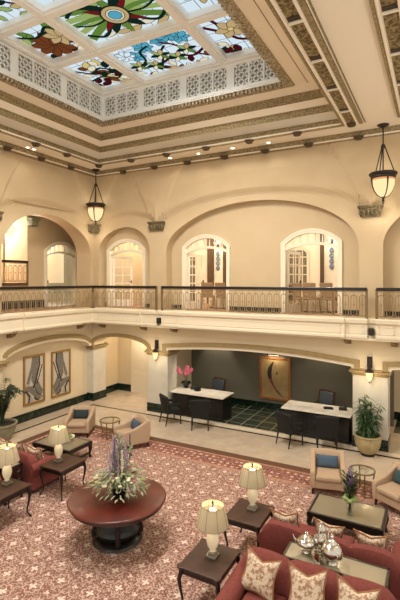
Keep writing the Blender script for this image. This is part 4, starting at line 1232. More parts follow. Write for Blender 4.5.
spot('alcove_wallwash', (-7.35, 14.5, 2.68), 60, 80, (1, .88, .7), (R(25), 0, 0), .04)
spot('alcove_wallwash', (-3.3, 14.4, 2.68), 35, 90, (1, .88, .7), (R(20), 0, 0), .04)
spot('alcove_downlight', (-7.1, 13.4, 2.68), 85, 110, (1, .88, .7), (0, 0, 0), .05)
spot('alcove_downlight', (-3.3, 13.3, 2.68), 85, 110, (1, .88, .7), (0, 0, 0), .05)
point('hall_light', (-10.2, 13.9, 2.5), 45, (1, .88, .7), .1)
point('right_bay_light', (1.0, 14.2, 2.5), 40, (1, .88, .7), .1)

# ------------------------------------------------------------------ reception desks
def desk(x0, x1, y0, y1, label):
    w, d = x1 - x0, y1 - y0
    t = thing('reception_desk', label, 'desk', ((x0 + x1) / 2, (y0 + y1) / 2, .004), 0, 'reception desks')
    b = MB(); b.box(-w / 2, -d / 2, .735, w / 2, d / 2, .78); b.build('desktop', 'desktop', t, bevel=.006)
    b = MB(); b.box(-w / 2 + .06, -d / 2 + .07, 0.0, w / 2 - .06, -d / 2 + .12, .735)
    b.box(-w / 2 + .04, -d / 2 + .05, 0, w / 2 - .04, -d / 2 + .14, .08)
    for i in range(3):
        a = -w / 2 + .14 + i * (w - .28) / 3; c = a + (w - .28) / 3 - .06
        for (p, q, r_, s_) in ((a, c, .14, .17), (a, c, .62, .65), (a, a + .03, .14, .65), (c - .03, c, .14, .65)): b.box(p, -d / 2 + .055, r_, q, -d / 2 + .07, s_)
    b.build('front_panel', 'deskblack', t, bevel=.005)
    for s in (-1, 1):
        b = MB(); b.box(min(s * (w / 2 - .06), s * (w / 2 - .46)), -d / 2 + .12, 0, max(s * (w / 2 - .06), s * (w / 2 - .46)), d / 2 - .06, .735); o = b.build('pedestal', 'deskblack', t, bevel=.005)
        for k in range(3):
            b = MB(); xc = s * (w / 2 - .26); b.box(xc - .17, d / 2 - .06, .1 + k * .21, xc + .17, d / 2 - .045, .28 + k * .21); b.box(xc - .05, d / 2 - .045, .18 + k * .21, xc + .05, d / 2 - .03, .2 + k * .21); b.build('drawer', 'deskblack', o)
    return t
desk(-8.10, -6.08, 12.80, 13.66, 'black reception desk with white marble top and orchid, beside left pillar')
desk(-4.14, -2.13, 12.76, 13.66, 'black reception desk with white marble top beside the right pillar')

def desk_phone(x, y, rz, label):
    t = thing('desk_phone', label, 'telephone', (x, y, .785), rz)
    b = MB(); b.prism([(-.1, 0), (.1, 0), (.1, .09), (.04, .09), (-.1, .03)], lambda u, w, d: (d, u, w), -.11, .11); b.build('base', 'phone', t, bevel=.008)
    b = MB(); b.obox((-.07, 0, .085), (.05, .2, .035)); b.obox((-.07, .08, .075), (.055, .05, .04)); b.obox((-.07, -.08, .07), (.055, .05, .04)); b.build('handset', 'phone', t, bevel=.01)
    b = MB()
    for i in range(3):
        for k in range(4): b.obox((.0 + i * .03, -.06 + k * .03, .05 + (k * .03 - .03) * .42), (.02, .02, .012))
    b.build('keypad', 'pewter', t)
desk_phone(-7.5, 13.42, R(200), 'black desk telephone beside the orchid on the left desk')
desk_phone(-2.45, 13.35, R(190), 'black desk telephone on the right desk near the pillar')
b = MB(); b.box(-.14, -.1, 0, .14, .1, .012); b.box(-.12, -.08, .012, .12, .09, .03); o = b.build('card_tray', 'phone', loc=(-2.85, 13.28, .785), rz=R(15)); tag(o, 'low black tray beside the telephone on the right desk', 'tray')
b = MB(); b.box(-.1, -.07, 0, .1, .07, .05); b.box(-.09, .05, .05, .09, .07, .12); o = b.build('card_holder', 'phone', loc=(-7.27, 13.25, .785), rz=R(-10)); tag(o, 'small black card holder beside the telephone on the left desk', 'card holder')

# orchid
t = thing('potted_orchid', 'pink orchid in a dark glass bowl on the left reception desk', 'plant', (-7.84, 13.45, .785))
b = MB(); b.lathe([(.07, 0), (.09, .02), (.06, .05), (.1, .09), (.16, .17), (.165, .22), (.15, .22), (.13, .18)], 20, cap=False); b.lathe([(0, .0), (.07, 0)], 20, cap=False); b.build('bowl', 'blackpot', t, smooth=True)
b = MB()
for k in range(11):
    a = k * .6; b.leaf((0, 0, .16), (math.cos(a), math.sin(a), .5), .28, .06, .5)
b.build('leaf', 'leafdark', t)
b = MB()
ST = []
for k, (dx, dy, h) in enumerate(((-.34, -.06, .5), (.08, .02, .58), (.26, .05, .52))):
    pts = [(dx * .15 * i + dx * .25 * (i / 4) ** 2, dy * i / 4, .18 + h * math.sin(min(1, i / 4 * 1.1) * PI / 2) - .05 * (i / 4) ** 4) for i in range(5)]
    b.tube(pts, .008, 5); ST.append(pts)
b.build('stem', 'stem', t)
for k, pts in enumerate(ST):
    for i in range(7):
        f = .45 + .55 * i / 6; q = f * 4; j = min(3, int(q)); u = q - j
        p = Vector(pts[j]).lerp(Vector(pts[j + 1]), u) + Vector((rg.uniform(-.06, .06), rg.uniform(-.06, .02), rg.uniform(-.1, .03)))
        b = MB()
        for m_ in range(5):
            a = m_ * 2 * PI / 5 + rg.random(); b.ell((.035 * math.cos(a), -.01, .035 * math.sin(a)), (.034, .012, .034), 7, 5)
        b.ell((0, -.02, 0), (.014, .014, .014), 6, 4)
        b.build('blossom', 'pink', t, smooth=True, loc=p)

# ------------------------------------------------------------------ visitors' chairs (dark green tub armchairs), face +Y
def green_chair():
    t = thing('desk_armchair', '', 'armchair')
    b = MB(); b.box(-.27, -.24, .36, .27, .27, .46); b.build('seat', 'green', t, smooth=True, bevel=.035, bseg=3)
    b = MB(); rings = []
    for i in range(9):
        x = -.28 + .56 * i / 8; c = (x / .28) ** 2
        yb = -.25 + .05 * c
        rings.append([(x * .96, yb - .0, .36), (x * 1.02, yb - .05, .66), (x * 1.08, yb - .09, .92 - .03 * c), (x * 1.08, yb - .03, .95 - .03 * c), (x * 1.02, yb + .04, .72), (x * .96, yb + .1, .38)])
    b.loft(rings); b.build('backrest', 'green', t, smooth=True)
    for s in (-1, 1):
        b = MB(); b.tube([(s * .28, -.24, .70), (s * .3, -.05, .66), (s * .3, .12, .64), (s * .285, .2, .62)], [.045, .045, .042, .034], 8)
        b.tube([(s * .285, .19, .62), (s * .275, .22, .44)], .022, 6); b.build('armrest', 'green', t, smooth=True)
    for sx in (-1, 1):
        for sy in (-1, 1):
            b = MB(); b.tube([(sx * .24, sy * .21, .38), (sx * .25, sy * (.23 if sy > 0 else .24), .2), (sx * .25, sy * (.23 if sy > 0 else .29), 0)], [.026, .021, .016], 8); b.build('leg', 'blackwood', t, smooth=True)
    return t
gc = green_chair()
gl = ['dark green armchair at the left end of the orchid desk, turned sideways', 'dark green armchair in front of the orchid desk, back to the room', 'dark green armchair at the left end of the right reception desk', 'dark green armchair in front of the right desk, nearest the potted plant']
for i, (x, y, a) in enumerate(((-7.55, 11.98, -34), (-6.5, 12.02, 27), (-3.63, 12.0, -30), (-2.68, 12.25, 16))):
    o = gc if i == 0 else dup(gc, (x, y, 0)); o.location = (x, y, .005); o.rotation_euler.z = R(a); o['label'] = gl[i]; o['group'] = 'chairs at the reception desks'

def exec_chair():
    t = thing('office_chair', '', 'chair')
    b = MB(); b.box(-.27, -.26, .42, .27, .26, .52); b.build('seat', 'navy', t, smooth=True, bevel=.04, bseg=3)
    b = MB(); b.loft([[(-.23, -.24 - .1 * q, .5 + .58 * q), (.23, -.24 - .1 * q, .5 + .58 * q), (.23, -.15 - .1 * q, .5 + .58 * q), (-.23, -.15 - .1 * q, .5 + .58 * q)] for q in (0, .3, .6, 1)]); b.build('backrest', 'navy', t, smooth=True, bevel=.03, bseg=3)
    b = MB()
    for s in (-1, 1): b.tube([(s * .26, -.2, .42), (s * .265, -.27, .8), (s * .27, -.32, 1.1)], .028, 8)
    b.tube([(-.27, -.32, 1.1), (0, -.34, 1.13), (.27, -.32, 1.1)], .03, 8); b.build('back_frame', 'chairwood', t, smooth=True)
    for s in (-1, 1):
        b = MB(); b.tube([(s * .27, -.24, .72), (s * .31, 0, .7), (s * .31, .2, .69)], .028, 8); b.tube([(s * .3, .16, .69), (s * .28, .18, .46)], .022, 6); b.build('armrest', 'chairwood', t, smooth=True)
    b = MB(); b.lathe([(.03, .1), (.03, .42)], 10); b.build('column', 'phone', t)
    for k in range(5):
        a = k * 2 * PI / 5; b = MB(); b.tube([(0, 0, .12), (.28 * math.cos(a), .28 * math.sin(a), .08)], [.03, .018], 6); b.ell((.28 * math.cos(a), .28 * math.sin(a), .035), (.03, .03, .035), 8, 6); b.build('foot', 'phone', t, smooth=True)
    return t
ec = exec_chair(); ec.location = (-6.98, 13.98, .004); ec.rotation_euler.z = R(170)
ec.scale = (1, 1, .93); ec['label'] = 'slate leather chair with wooden frame behind the orchid desk'; ec['group'] = 'clerk chairs behind the desks'
dup(ec, (-3.2, 14.05, .004), R(165), 'slate leather chair with wooden frame behind the right desk')

# ------------------------------------------------------------------ potted plants
t = thing('potted_shrub', 'leafy green plant in glazed cream pot before the right pillar', 'potted plant', (-1.62, 12.28, 0.004))
b = MB(); b.lathe([(.18, 0), (.185, .05), (.17, .05)], 24); b.build('saucer', 'blackwood', t, smooth=True)
b = MB(); b.lathe([(.17, .05), (.25, .12), (.31, .26), (.34, .42), (.33, .48), (.355, .50), (.35, .53), (.31, .53), (.30, .46)], 28, cap=False); b.build('pot', 'planter', t, smooth=True)
b = MB(); b.lathe([(0, .47), (.31, .47)], 20, cap=False); b.build('soil', 'soil', t)
bs = MB(); bl = MB(); r2 = random.Random(5)
for k in range(20):
    a = r2.uniform(0, 6.28); sp = r2.uniform(.06, .38); h = r2.uniform(.5, 1.12) * (1.12 - sp)
    base = (.1 * math.cos(a), .1 * math.sin(a), .47); top = (sp * math.cos(a), sp * math.sin(a), .5 + h)
    mid = ((base[0] + top[0]) / 2 * .8, (base[1] + top[1]) / 2 * .8, (base[2] + top[2]) / 2)
    bs.tube([base, mid, top], .007, 4)
    for i in range(24):
        q = (i + 1) / 24; p = Vector(base).lerp(Vector(mid), q * 2) if q < .5 else Vector(mid).lerp(Vector(top), q * 2 - 1)
        b2 = r2.uniform(0, 6.28); bl.leaf(p, (math.cos(b2), math.sin(b2), r2.uniform(-.1, .7)), r2.uniform(.16, .30), .05, .6, 3)
bs.build('stem', 'stem', t); bl.v = [(x, min(y, .40), z) for x, y, z in bl.v]; bl.build('foliage', 'leaf', t)

t = thing('potted_palm', 'dark green palm in a pale stone planter by the left wall', 'potted palm', (-11.05, 8.42, 0.004))
b = MB(); b.lathe([(.2, 0), (.26, .05), (.34, .2), (.38, .36), (.39, .42), (.42, .44), (.42, .48), (.37, .48), (.36, .42)], 28, cap=False); b.build('pot', 'planterleft', t, smooth=True)
b = MB(); b.lathe([(0, .43), (.37, .43)], 20, cap=False); b.build('soil', 'soil', t)
bs = MB(); bl = MB()
for k in range(24):
    a = R(-115) + R(230) * ((k * .618) % 1); L = r2.uniform(.3, .75) * (1 - .45 * abs((k * .618) % 1 - .5) * 2); z1 = r2.uniform(.75, 1.25) * (1.2 - .4 * L)
    pts = [Vector((0.03 * math.cos(a), .03 * math.sin(a), .43)) + Vector((L * math.cos(a) * q ** 1.4, L * math.sin(a) * q ** 1.4, z1 * math.sin(q * 2.0))) for q in [i / 9 for i in range(10)]]
    bs.tube(pts, [.012 - .001 * i for i in range(10)], 4)
    for i in range(3, 10):
        d = (pts[i] - pts[i - 1]).normalized(); sd = d.cross(Vector((0, 0, 1))).normalized()
        for s in (-1, 1):
            for h_ in (0, .5):
                bl.leaf(pts[i - 1].lerp(pts[i], h_), d * .7 + sd * s, .24 * (1.15 - i / 14), .03, .45, 3)
bs.build('stem', 'leafdark', t); bl.build('foliage', 'leafdark', t)

for gx, gy, e in ((-5.6, 8.36, 1100), (-5.6, 6.2, 1250), (-5.6, 3.2, 1100)): spot('skylight_fill', (gx, gy, 10.0), e, 165, (1, .95, .88), (0, 0, 0), .6)  # added spots below the glass, standing in for daylight through the skylight
for x in (-9.9, -7.4, -5.1, -2.8, -0.3): spot('balcony_fill', (x, 12.1, 3.03), 5, 120, (1, .88, .7), (R(-12), 0, 0), .06)  # added spots that brighten the lower storey; no fittings modelled
# ------------------------------------------------------------------ carpet
t = thing('carpet', 'large rust carpet with cream floral lattice pattern on the stone floor', 'carpet', (0, 0, 0))
cx0, cx1, cy0, cy1 = -10.46, .46, -2.0, 10.65
b = MB(); b.box(cx0 + .95, cy0, 0.0005, cx1 - .95, cy1 - .95, .010); b.build('field', 'carpet', t)
def ringbox(d0, d1, z1, name, m):
    b = MB()
    b.box(cx0 + d0, cy1 - d1, .0005, cx1 - d0, cy1 - d0, z1); b.box(cx0 + d0, cy0, .0005, cx0 + d1, cy1 - d1, z1); b.box(cx1 - d1, cy0, .0005, cx1 - d0, cy1 - d1, z1)
    return b.build(name, m, t)
ringbox(0, .26, .010, 'outer_border', 'carpetbrown'); ringbox(.26, .32, .010, 'border_line', 'carpetline'); ringbox(.32, .86, .010, 'scroll_border', 'carpetscroll'); ringbox(.86, .95, .010, 'border_line', 'carpetline')
ZCP = .011

# ------------------------------------------------------------------ end tables with lamps
def cabriole(b, x, y, h, k=.05, r=1.0):
    dx, dy = (1 if x > 0 else -1), (1 if y > 0 else -1)
    prof = [(0, h, .032), (.012, h - .08, .034), (.028, h - .16, .03), (.015, h * .5, .021), (-.008, h * .25, .016), (.0, .08, .014), (.025, .03, .016), (.04, .012, .022), (.042, 0, .018)]
    b.tube([(x + dx * o, y + dy * o, z) for o, z, q in prof], [q * r for o, z, q in prof], 8)
def end_table():
    t = thing('end_table', '', 'end table')
    hx, hy = .33, .38; poly = []
    for cx_, cy_, a0 in ((1, 1, 0), (-1, 1, 90), (-1, -1, 180), (1, -1, 270)):
        # scalloped corner: two small lobes
        n = 5
        for i in range(n + 1):
            a = R(a0 + 90 * i / n); o = .05
            poly.append((cx_ * (hx - o) + o * 1.15 * math.cos(a), cy_ * (hy - o) + o * 1.15 * math.sin(a)))
        mid = R(a0 + 90)
        dx, dy = math.cos(mid), math.sin(mid)
        if abs(dx) < .5: poly += [(cx_ * (hx - .1), cy_ * (hy - .012)), (-cx_ * (hx - .1), cy_ * (hy - .012))]
        else: poly += [(cx_ * (hx - .012), cy_ * (hy - .1)), (cx_ * (hx - .012), -cy_ * (hy - .1))]
    b = MB(); b.prism(poly, lambda u, w, d: (u, w, d), .59, .62); b.build('tabletop', 'darkwood', t, bevel=.006)
    b = MB(); z0, z1 = .50, .59
    for (a, c, d, e) in ((-.28, -.33, .28, -.31), (-.28, .31, .28, .33), (-.29, -.31, -.27, .31), (.27, -.31, .29, .31)): b.box(a, c, z0, d, e, z1)
    b.build('apron', 'blackwood', t)
    for sx in (-1, 1):
        for sy in (-1, 1):
            b = MB(); cabriole(b, sx * .275, sy * .32, .59); b.build('leg', 'blackwood', t, smooth=True)
    return t
et = end_table()
TT = [((-2.84, 7.02), 'dark wooden end table beside the far red sofa on the right'), ((-2.86, 5.58), 'dark wooden end table nearest the viewer, left of near sofa'),
      ((-7.17, 7.00), 'dark wooden end table behind the round table, at the left sofa end'), ((-7.27, 5.58), 'dark wooden end table cut by the left photo edge')]
for i, ((x, y), lb) in enumerate(TT):
    o = et if i == 0 else dup(et, (x, y, ZCP)); o.location = (x, y, ZCP); o['label'] = lb; o['group'] = 'end tables beside the sofas'

def table_lamp():
    t = thing('table_lamp', '', 'table lamp')
    b = MB(); b.box(-.075, -.075, 0, .075, .075, .035); b.box(-.055, -.055, .035, .055, .055, .075); b.build('base', 'pewter', t, bevel=.006)
    b = MB(); b.lathe([(.03, .075), (.045, .085), (.04, .10), (.075, .16), (.092, .24), (.085, .31), (.05, .38), (.032, .41), (.03, .46)], 24); b.build('body', 'ceramic', t, smooth=True)
    b = MB(); b.tube([(0, 0, .40), (0, 0, .76)], .008, 6); b.lathe([(.012, .755), (.016, .775), (.008, .79), (0, .80)], 10)
    for k in range(3):
        a = k * 2 * PI / 3; b.tube([(0, 0, .745), (.16 * math.cos(a), .16 * math.sin(a), .735)], .004, 4)
    o = b.build('finial', 'bronze', t, smooth=True)
    b = MB(); rings = []
    n = 48
    for q, r, z in ((0, .232, .45), (1, .230, .46), (2, .198, .60), (3, .164, .735), (4, .162, .74)):
        rings.append([(r * (1 + (.012 if i % 6 == 3 else 0)) * math.cos(2 * PI * i / n), r * (1 + (.012 if i % 6 == 3 else 0)) * math.sin(2 * PI * i / n), z) for i in range(n)])
    b.loft(rings, cap=False); b.build('lamp_shade', 'shade', t, smooth=True)
    b = MB()
    for i in range(8):
        a = 2 * PI * i / 8; b.tube([(.2335 * math.cos(a), .2335 * math.sin(a), .45), (.1645 * math.cos(a), .1645 * math.sin(a), .74)], .0035, 4)
    for r, z in ((.2325, .453), (.1635, .738)): b.tube([(r * math.cos(2 * PI * i / 32), r * math.sin(2 * PI * i / 32), z) for i in range(32)], .004, 4, closed=True)
    b.build('shade_trim', 'shaderib', t)
    b = MB(); b.ell((0, 0, .64), (.05, .05, .06), 12, 8); b.build('bulb', 'lampbulb', t, smooth=True)
    return t
tl = table_lamp()
LL = [((-2.82, 7.12), 'lit cream table lamp on the end table beside the far right sofa'), ((-2.84, 5.63), 'lit cream table lamp on the nearest end table'),
      ((-7.3, 6.98), 'lit cream table lamp behind the round table, right of the left sofa'), ((-7.36, 5.72), 'lit cream table lamp cut by the left photo edge')]
for i, ((x, y), lb) in enumerate(LL):
    z = ZCP + .621
    o = tl if i == 0 else dup(tl, (x, y, z)); o.location = (x, y, z); o['label'] = lb; o['group'] = 'lamps on the end tables'
    point('lamp_light', (x, y, z + .72), 2.2, (1, .86, .66), .05)

# ------------------------------------------------------------------ sofas (built facing +Y, back at -Y)
def sofa(label, loc, rz, wd=2.1):
    t = thing('sofa', label, 'sofa', loc, rz, 'red sofas in back-to-back pairs')
    W2 = wd / 2
    b = MB(); b.box(-W2 + .03, -.40, .07, W2 - .03, .40, .34); b.build('base', 'sofa', t, smooth=True, bevel=.03, bseg=3)
    aw = .24
    n = 3; cw = (wd - 2 * aw) / n
    for i in range(n):
        x0 = -W2 + aw + i * cw; b = MB(); b.box(x0 + .005, -.2, .34, x0 + cw - .005, .43, .47); b.build('seat_cushion', 'sofa', t, smooth=True, bevel=.05, bseg=3)
    # camel back with three crowns
    b = MB(); rings = []; N_ = 48
    for i in range(N_ + 1):
        q = i / N_; x = -W2 + .06 + (wd - .12) * q
        hump = abs(math.sin(PI * 3 * q)) ** .55
        e = 1 - max(0, abs(q - .5) - .44) / .06 * .35
        zt = .785 + .055 * hump - (1 - e) * .22
        th = .03 * hump
        rings.append([(x, -.44, .12), (x, -.47, .5), (x, -.485, zt - .07), (x, -.46, zt - .012), (x, -.40, zt), (x, -.32, zt - .02), (x, -.255 + th, zt - .09), (x, -.21 + th, .5), (x, -.19, .34), (x, -.19, .12)])
    b.loft(rings); b.build('backrest', 'sofa', t, smooth=True)
    for s in (-1, 1):
        b = MB(); rings = []
        for y, zt, ro in ((-.46, .66, .9), (-.2, .63, 1.0), (.15, .60, 1.0), (.38, .59, 1.0), (.44, .585, .92)):
            ring_ = [(s * (W2 - aw + .02), y, .10)]
            cx_, cz_, r_ = s * (W2 - .10), zt - .12, .125 * ro
            for k in range(11):
                a = R(200 - 250 * k / 10) if s > 0 else R(-20 + 250 * k / 10)
                ring_.append((cx_ + r_ * math.cos(a), y, cz_ + r_ * math.sin(a)))
            ring_.append((s * (W2 - .05), y, .3)); ring_.append((s * (W2 - .02), y, .10))
            rings.append(ring_)
        b.loft(rings); b.build('armrest', 'sofa', t, smooth=True)
    for sx in (-1, 1):
        for sy in (-1, 1):
            b = MB(); b.tube([(sx * (W2 - .12), sy * .33, .08), (sx * (W2 - .1), sy * .36, 0)], [.035, .022], 8); b.build('foot', 'blackwood', t, smooth=True)
    return t
sofa('brick red camelback sofa at lower right, facing the viewer', (-1.43, 5.38, ZCP), PI)
sofa('brick red camelback sofa facing the coffee table with flowers, back to viewer', (-1.43, 6.96, ZCP), 0)
sofa('brick red camelback sofa at left, back toward the round table side', (-8.62, 6.98, ZCP), 0)
sofa('brick red camelback sofa barely showing at the left photo edge', (-8.72, 5.38, ZCP), PI)

def pillow_mesh(w=.46, t=.15, n=14):
    b = MB(); 
    def pt(i, j, s):
        u, v = -1 + 2 * i / n, -1 + 2 * j / n
        ex = 1 - .20 * (1 - abs(v) ** 1.5); ez = 1 - (.46 if v > 0 else .15) * (1 - abs(u) ** 1.1)
        th = t / 2 * (max(0, (1 - u ** 4)) ** .6) * (max(0, (1 - v ** 4)) ** .6)
        return (w / 2 * u * ex, s * th, w / 2 * v * ez + w / 2)
    for s in (-1, 1):
        vs = [pt(i, j, s) for i in range(n + 1) for j in range(n + 1)]
        b.add(vs, [(i * (n + 1) + j, (i + 1) * (n + 1) + j, (i + 1) * (n + 1) + j + 1, i * (n + 1) + j + 1) for i in range(n) for j in range(n)])
    edge = [pt(i, 0, 0) for i in range(n)] + [pt(n, j, 0) for j in range(n)] + [pt(n - i, n, 0) for i in range(n)] + [pt(0, n - j, 0) for j in range(n)]
    return b, edge
def pillow():
    t = thing('throw_pillow', '', 'pillow')
    b, e = pillow_mesh(); b.build('cushion', 'pillow', t, smooth=True, weld=True)
    c = MB(); c.tube(e, .012, 6, closed=True); c.build('cord_trim', 'pillowtrim', t, smooth=True)
    return t
pw = pillow(); first = True
def put_pillow(x, y, z, face, lean, roll, label, group, sc=1.1):
    """face: direction the front points (rad about Z); leans backwards by lean"""
    global first
    if first: o = pw; first = False
    else: o = dup(pw, (x, y, z))
    o.location = (x, y, z)
    m_ = Matrix.Rotation(face, 4, 'Z') @ Matrix.Rotation(-lean, 4, 'X') @ Matrix.Rotation(roll, 4, 'Y')
    o.scale = (sc, sc, sc); o.rotation_euler = m_.to_euler(); o['label'] = label; o['group'] = group
G = 'damask pillows on the sofas'
# near right sofa (faces -Y, its backrest at y ~5.6)
for x, l, rl in ((-2.1, 'damask pillow at the left end of the near right sofa', .12), (-1.42, 'damask pillow in the middle of the near right sofa', -.08), (-.87, 'damask pillow at the right end of the near right sofa', .05)):
    put_pillow(x, 5.39, ZCP + .475, 0, R(25), rl, l, G, 1.08)
for x, l, rl in ((-2.12, 'damask pillow peeking over left end of the far right sofa', -.1), (-1.5, 'damask pillow peeking over far sofa back behind silver coffee pot', .1), (-.84, 'damask pillow peeking over right part of the far right sofa', -.05)):
    put_pillow(x, 7.0, ZCP + .475, 0, -R(24), rl, l, G, 1.02)
for x, l, rl in ((-7.95, 'damask pillow at the right end of the left sofa', .1), (-8.45, 'second damask pillow from right end of the left sofa', -.1), (-8.97, 'damask pillow on the left sofa behind the leftmost lamp', .06)):
    put_pillow(x, 7.0, ZCP + .475, 0, -R(24), rl, l, G, 1.02)

# ------------------------------------------------------------------ consoles between sofas
def console(label, loc, wd=1.36, m='metalframe'):
    t = thing('console_table', label, 'console table', loc, 0, 'mirrored consoles between sofas')
    d = .42; h = .71
    b = MB(); b.box(-wd / 2 + .03, -d / 2 + .03, h - .01, wd / 2 - .03, d / 2 - .03, h + .006); b.build('glass_top', 'mirror', t)
    b = MB()
    for (a, c, e, f) in ((-wd / 2, -d / 2, wd / 2, -d / 2 + .03), (-wd / 2, d / 2 - .03, wd / 2, d / 2), (-wd / 2, -d / 2, -wd / 2 + .03, d / 2), (wd / 2 - .03, -d / 2, wd / 2, d / 2)):
        b.box(a, c, h - .05, e, f, h + .012); b.box(a, c, .08, e, f, .11)
    b.build('frame', m, t)
    for s in (-1, 1):
        b = MB()
        for k in range(4):
            z = .16 + k * .16
            for q in (-1, 1):
                b.tube([(s * (wd / 2 - .015) + 0, q * .1 + .075 * math.cos(a * PI / 6), z + .075 * math.sin(a * PI / 6)) for a in range(12)], .008, 5, closed=True)
        b.build('lattice_end', m, t)
    for sx in (-1, 1):
        for sy in (-1, 1):
            b = MB(); b.box(sx * (wd / 2 - .015) - .018, sy * (d / 2 - .015) - .018, 0, sx * (wd / 2 - .015) + .018, sy * (d / 2 - .015) + .018, h - .05); b.build('leg', m, t)
console('mirror topped console with silver tea set between the right sofas', (-1.24, 6.17, ZCP))
console('dark lattice console between the left sofas behind leftmost lamp', (-8.40, 6.17, ZCP), m='blackwood')

# silver tea service
ZS = ZCP + .71 + .0075
TEA = []
def handle(b, x0, z0, z1, out, r=.009):
    TEA.append(t)
    b.tube([(x0, 0, z1), (x0 + out * .7, 0, z1 + .01), (x0 + out, 0, (z0 + z1) / 2 + .01), (x0 + out * .6, 0, z0 + .01), (x0, 0, z0)], r, 6)
t = thing('coffee_pot', 'tall silver coffee pot, tallest of the silver service', 'coffee pot', (-1.45, 6.30, ZS), R(60))
b = MB(); b.lathe([(.05, 0), (.062, .01), (.045, .03), (.07, .07), (.088, .14), (.08, .2), (.055, .26), (.05, .29), (.058, .30)], 22); b.build('body', 'silver', t, smooth=True)
b = MB(); b.lathe([(.056, .30), (.05, .33), (.03, .355), (.012, .365), (.018, .385), (.0, .40)], 18); b.build('lid', 'silver', t, smooth=True)
b = MB(); b.tube([(.07, 0, .1), (.12, 0, .14), (.13, 0, .22), (.16, 0, .27)], [.022, .017, .013, .01], 8); b.build('spout', 'silver', t, smooth=True)
b = MB(); handle(b, -.06, .1, .25, -.08); b.build('handle', 'silver', t, smooth=True)
t = thing('teapot', 'round silver teapot with domed lid at left of the silver service', 'teapot', (-1.64, 6.22, ZS), R(180))
b = MB(); b.lathe([(.05, 0), (.06, .01), (.045, .03), (.09, .06), (.125, .10), (.13, .13), (.11, .165), (.075, .18)], 24); b.build('body', 'silver', t, smooth=True)
b = MB(); b.lathe([(.078, .18), (.065, .20), (.03, .225), (.012, .23), (.018, .25), (.0, .265)], 18); b.build('lid', 'silver', t, smooth=True)
b = MB(); b.tube([(.11, 0, .1), (.16, 0, .13), (.18, 0, .18)], [.02, .015, .01], 8); b.build('spout', 'silver', t, smooth=True)
b = MB(); handle(b, -.11, .09, .16, -.075); b.build('handle', 'silver', t, smooth=True)
t = thing('teapot', 'large bulbous silver teapot at the right of the silver service', 'teapot', (-1.27, 6.13, ZS), R(-40))
b = MB(); b.lathe([(.06, 0), (.07, .012), (.05, .035), (.09, .07), (.125, .13), (.125, .18), (.09, .23), (.06, .25)], 24); b.build('body', 'silver', t, smooth=True)
b = MB(); b.lathe([(.062, .25), (.055, .27), (.03, .29), (.014, .30), (.028, .33), (.02, .345), (0, .36)], 18); b.build('lid', 'silver', t, smooth=True)
b = MB(); b.tube([(.11, 0, .12), (.17, 0, .16), (.19, 0, .23)], [.022, .017, .011], 8); b.build('spout', 'silver', t, smooth=True)
b = MB(); handle(b, -.11, .1, .21, -.085); b.build('handle', 'silver', t, smooth=True)
t = thing('cream_jug', 'small silver jug at the front of the silver service', 'jug', (-1.44, 6.05, ZS), R(120))
b = MB(); b.lathe([(.035, 0), (.042, .008), (.03, .02), (.055, .05), (.062, .08), (.045, .12), (.05, .14), (.045, .14), (.04, .12)], 18, cap=False); b.lathe([(0, 0), (.035, 0)], 18, cap=False); b.build('body', 'silver', t, smooth=True)
b = MB(); handle(b, -.05, .05, .12, -.045, .006); b.build('handle', 'silver', t, smooth=True)

for o in TEA: o.scale = (1.12, 1.12, 1.12)
# ------------------------------------------------------------------ coffee tables
def coffee_table(label, loc, wd, d):
    t = thing('coffee_table', label, 'coffee table', loc, 0, 'smoked glass coffee tables'); h = .41
    b = MB(); b.box(-wd / 2 + .05, -d / 2 + .05, h - .006, wd / 2 - .05, d / 2 - .05, h + .006); b.build('glass_top', 'ctglass', t)
    b = MB()
    for (a, c, e, f) in ((-wd / 2, -d / 2, wd / 2, -d / 2 + .05), (-wd / 2, d / 2 - .05, wd / 2, d / 2), (-wd / 2, -d / 2 + .05, -wd / 2 + .05, d / 2 - .05), (wd / 2 - .05, -d / 2 + .05, wd / 2, d / 2 - .05)): b.box(a, c, h - .08, e, f, h + .004)
    b.build('frame', 'blackwood', t)
    for sx in (-1, 1):
        for sy in (-1, 1):
            b = MB(); x, y = sx * (wd / 2 - .05), sy * (d / 2 - .05); b.tube([(x, y, h - .06), (x + sx * .02, y + sy * .02, .24), (x, y, .1), (x + sx * .02, y + sy * .02, 0)], [.045, .05, .026, .034], 8); b.build('leg', 'blackwood', t, smooth=True)
    b = MB(); b.box(-wd / 2 + .06, -.03, .09, wd / 2 - .06, .03, .13); b.box(-wd / 2 + .04, -d / 2 + .07, .09, -wd / 2 + .1, d / 2 - .07, .13); b.box(wd / 2 - .1, -d / 2 + .07, .09, wd / 2 - .04, d / 2 - .07, .13); b.build('stretcher', 'blackwood', t)
coffee_table('smoked glass coffee table with tall flower vase, right seating group', (-1.43, 8.28, ZCP), 1.28, .82)
coffee_table('smoked glass coffee table with bowl of green fruit, left seating group', (-8.52, 8.28, ZCP), 1.28, .82)
ZK = ZCP + .417
t = thing('fruit_bowl', 'white footed bowl on the left coffee table', 'bowl', (-8.43, 8.36, ZK))
b = MB(); b.lathe([(.09, 0), (.07, .015), (.04, .03), (.08, .05), (.16, .09), (.19, .125), (.18, .125), (.15, .10), (.07, .065), (0, .06)], 24); b.build('bowl', 'porcelain', t, smooth=True)
fr_ = None
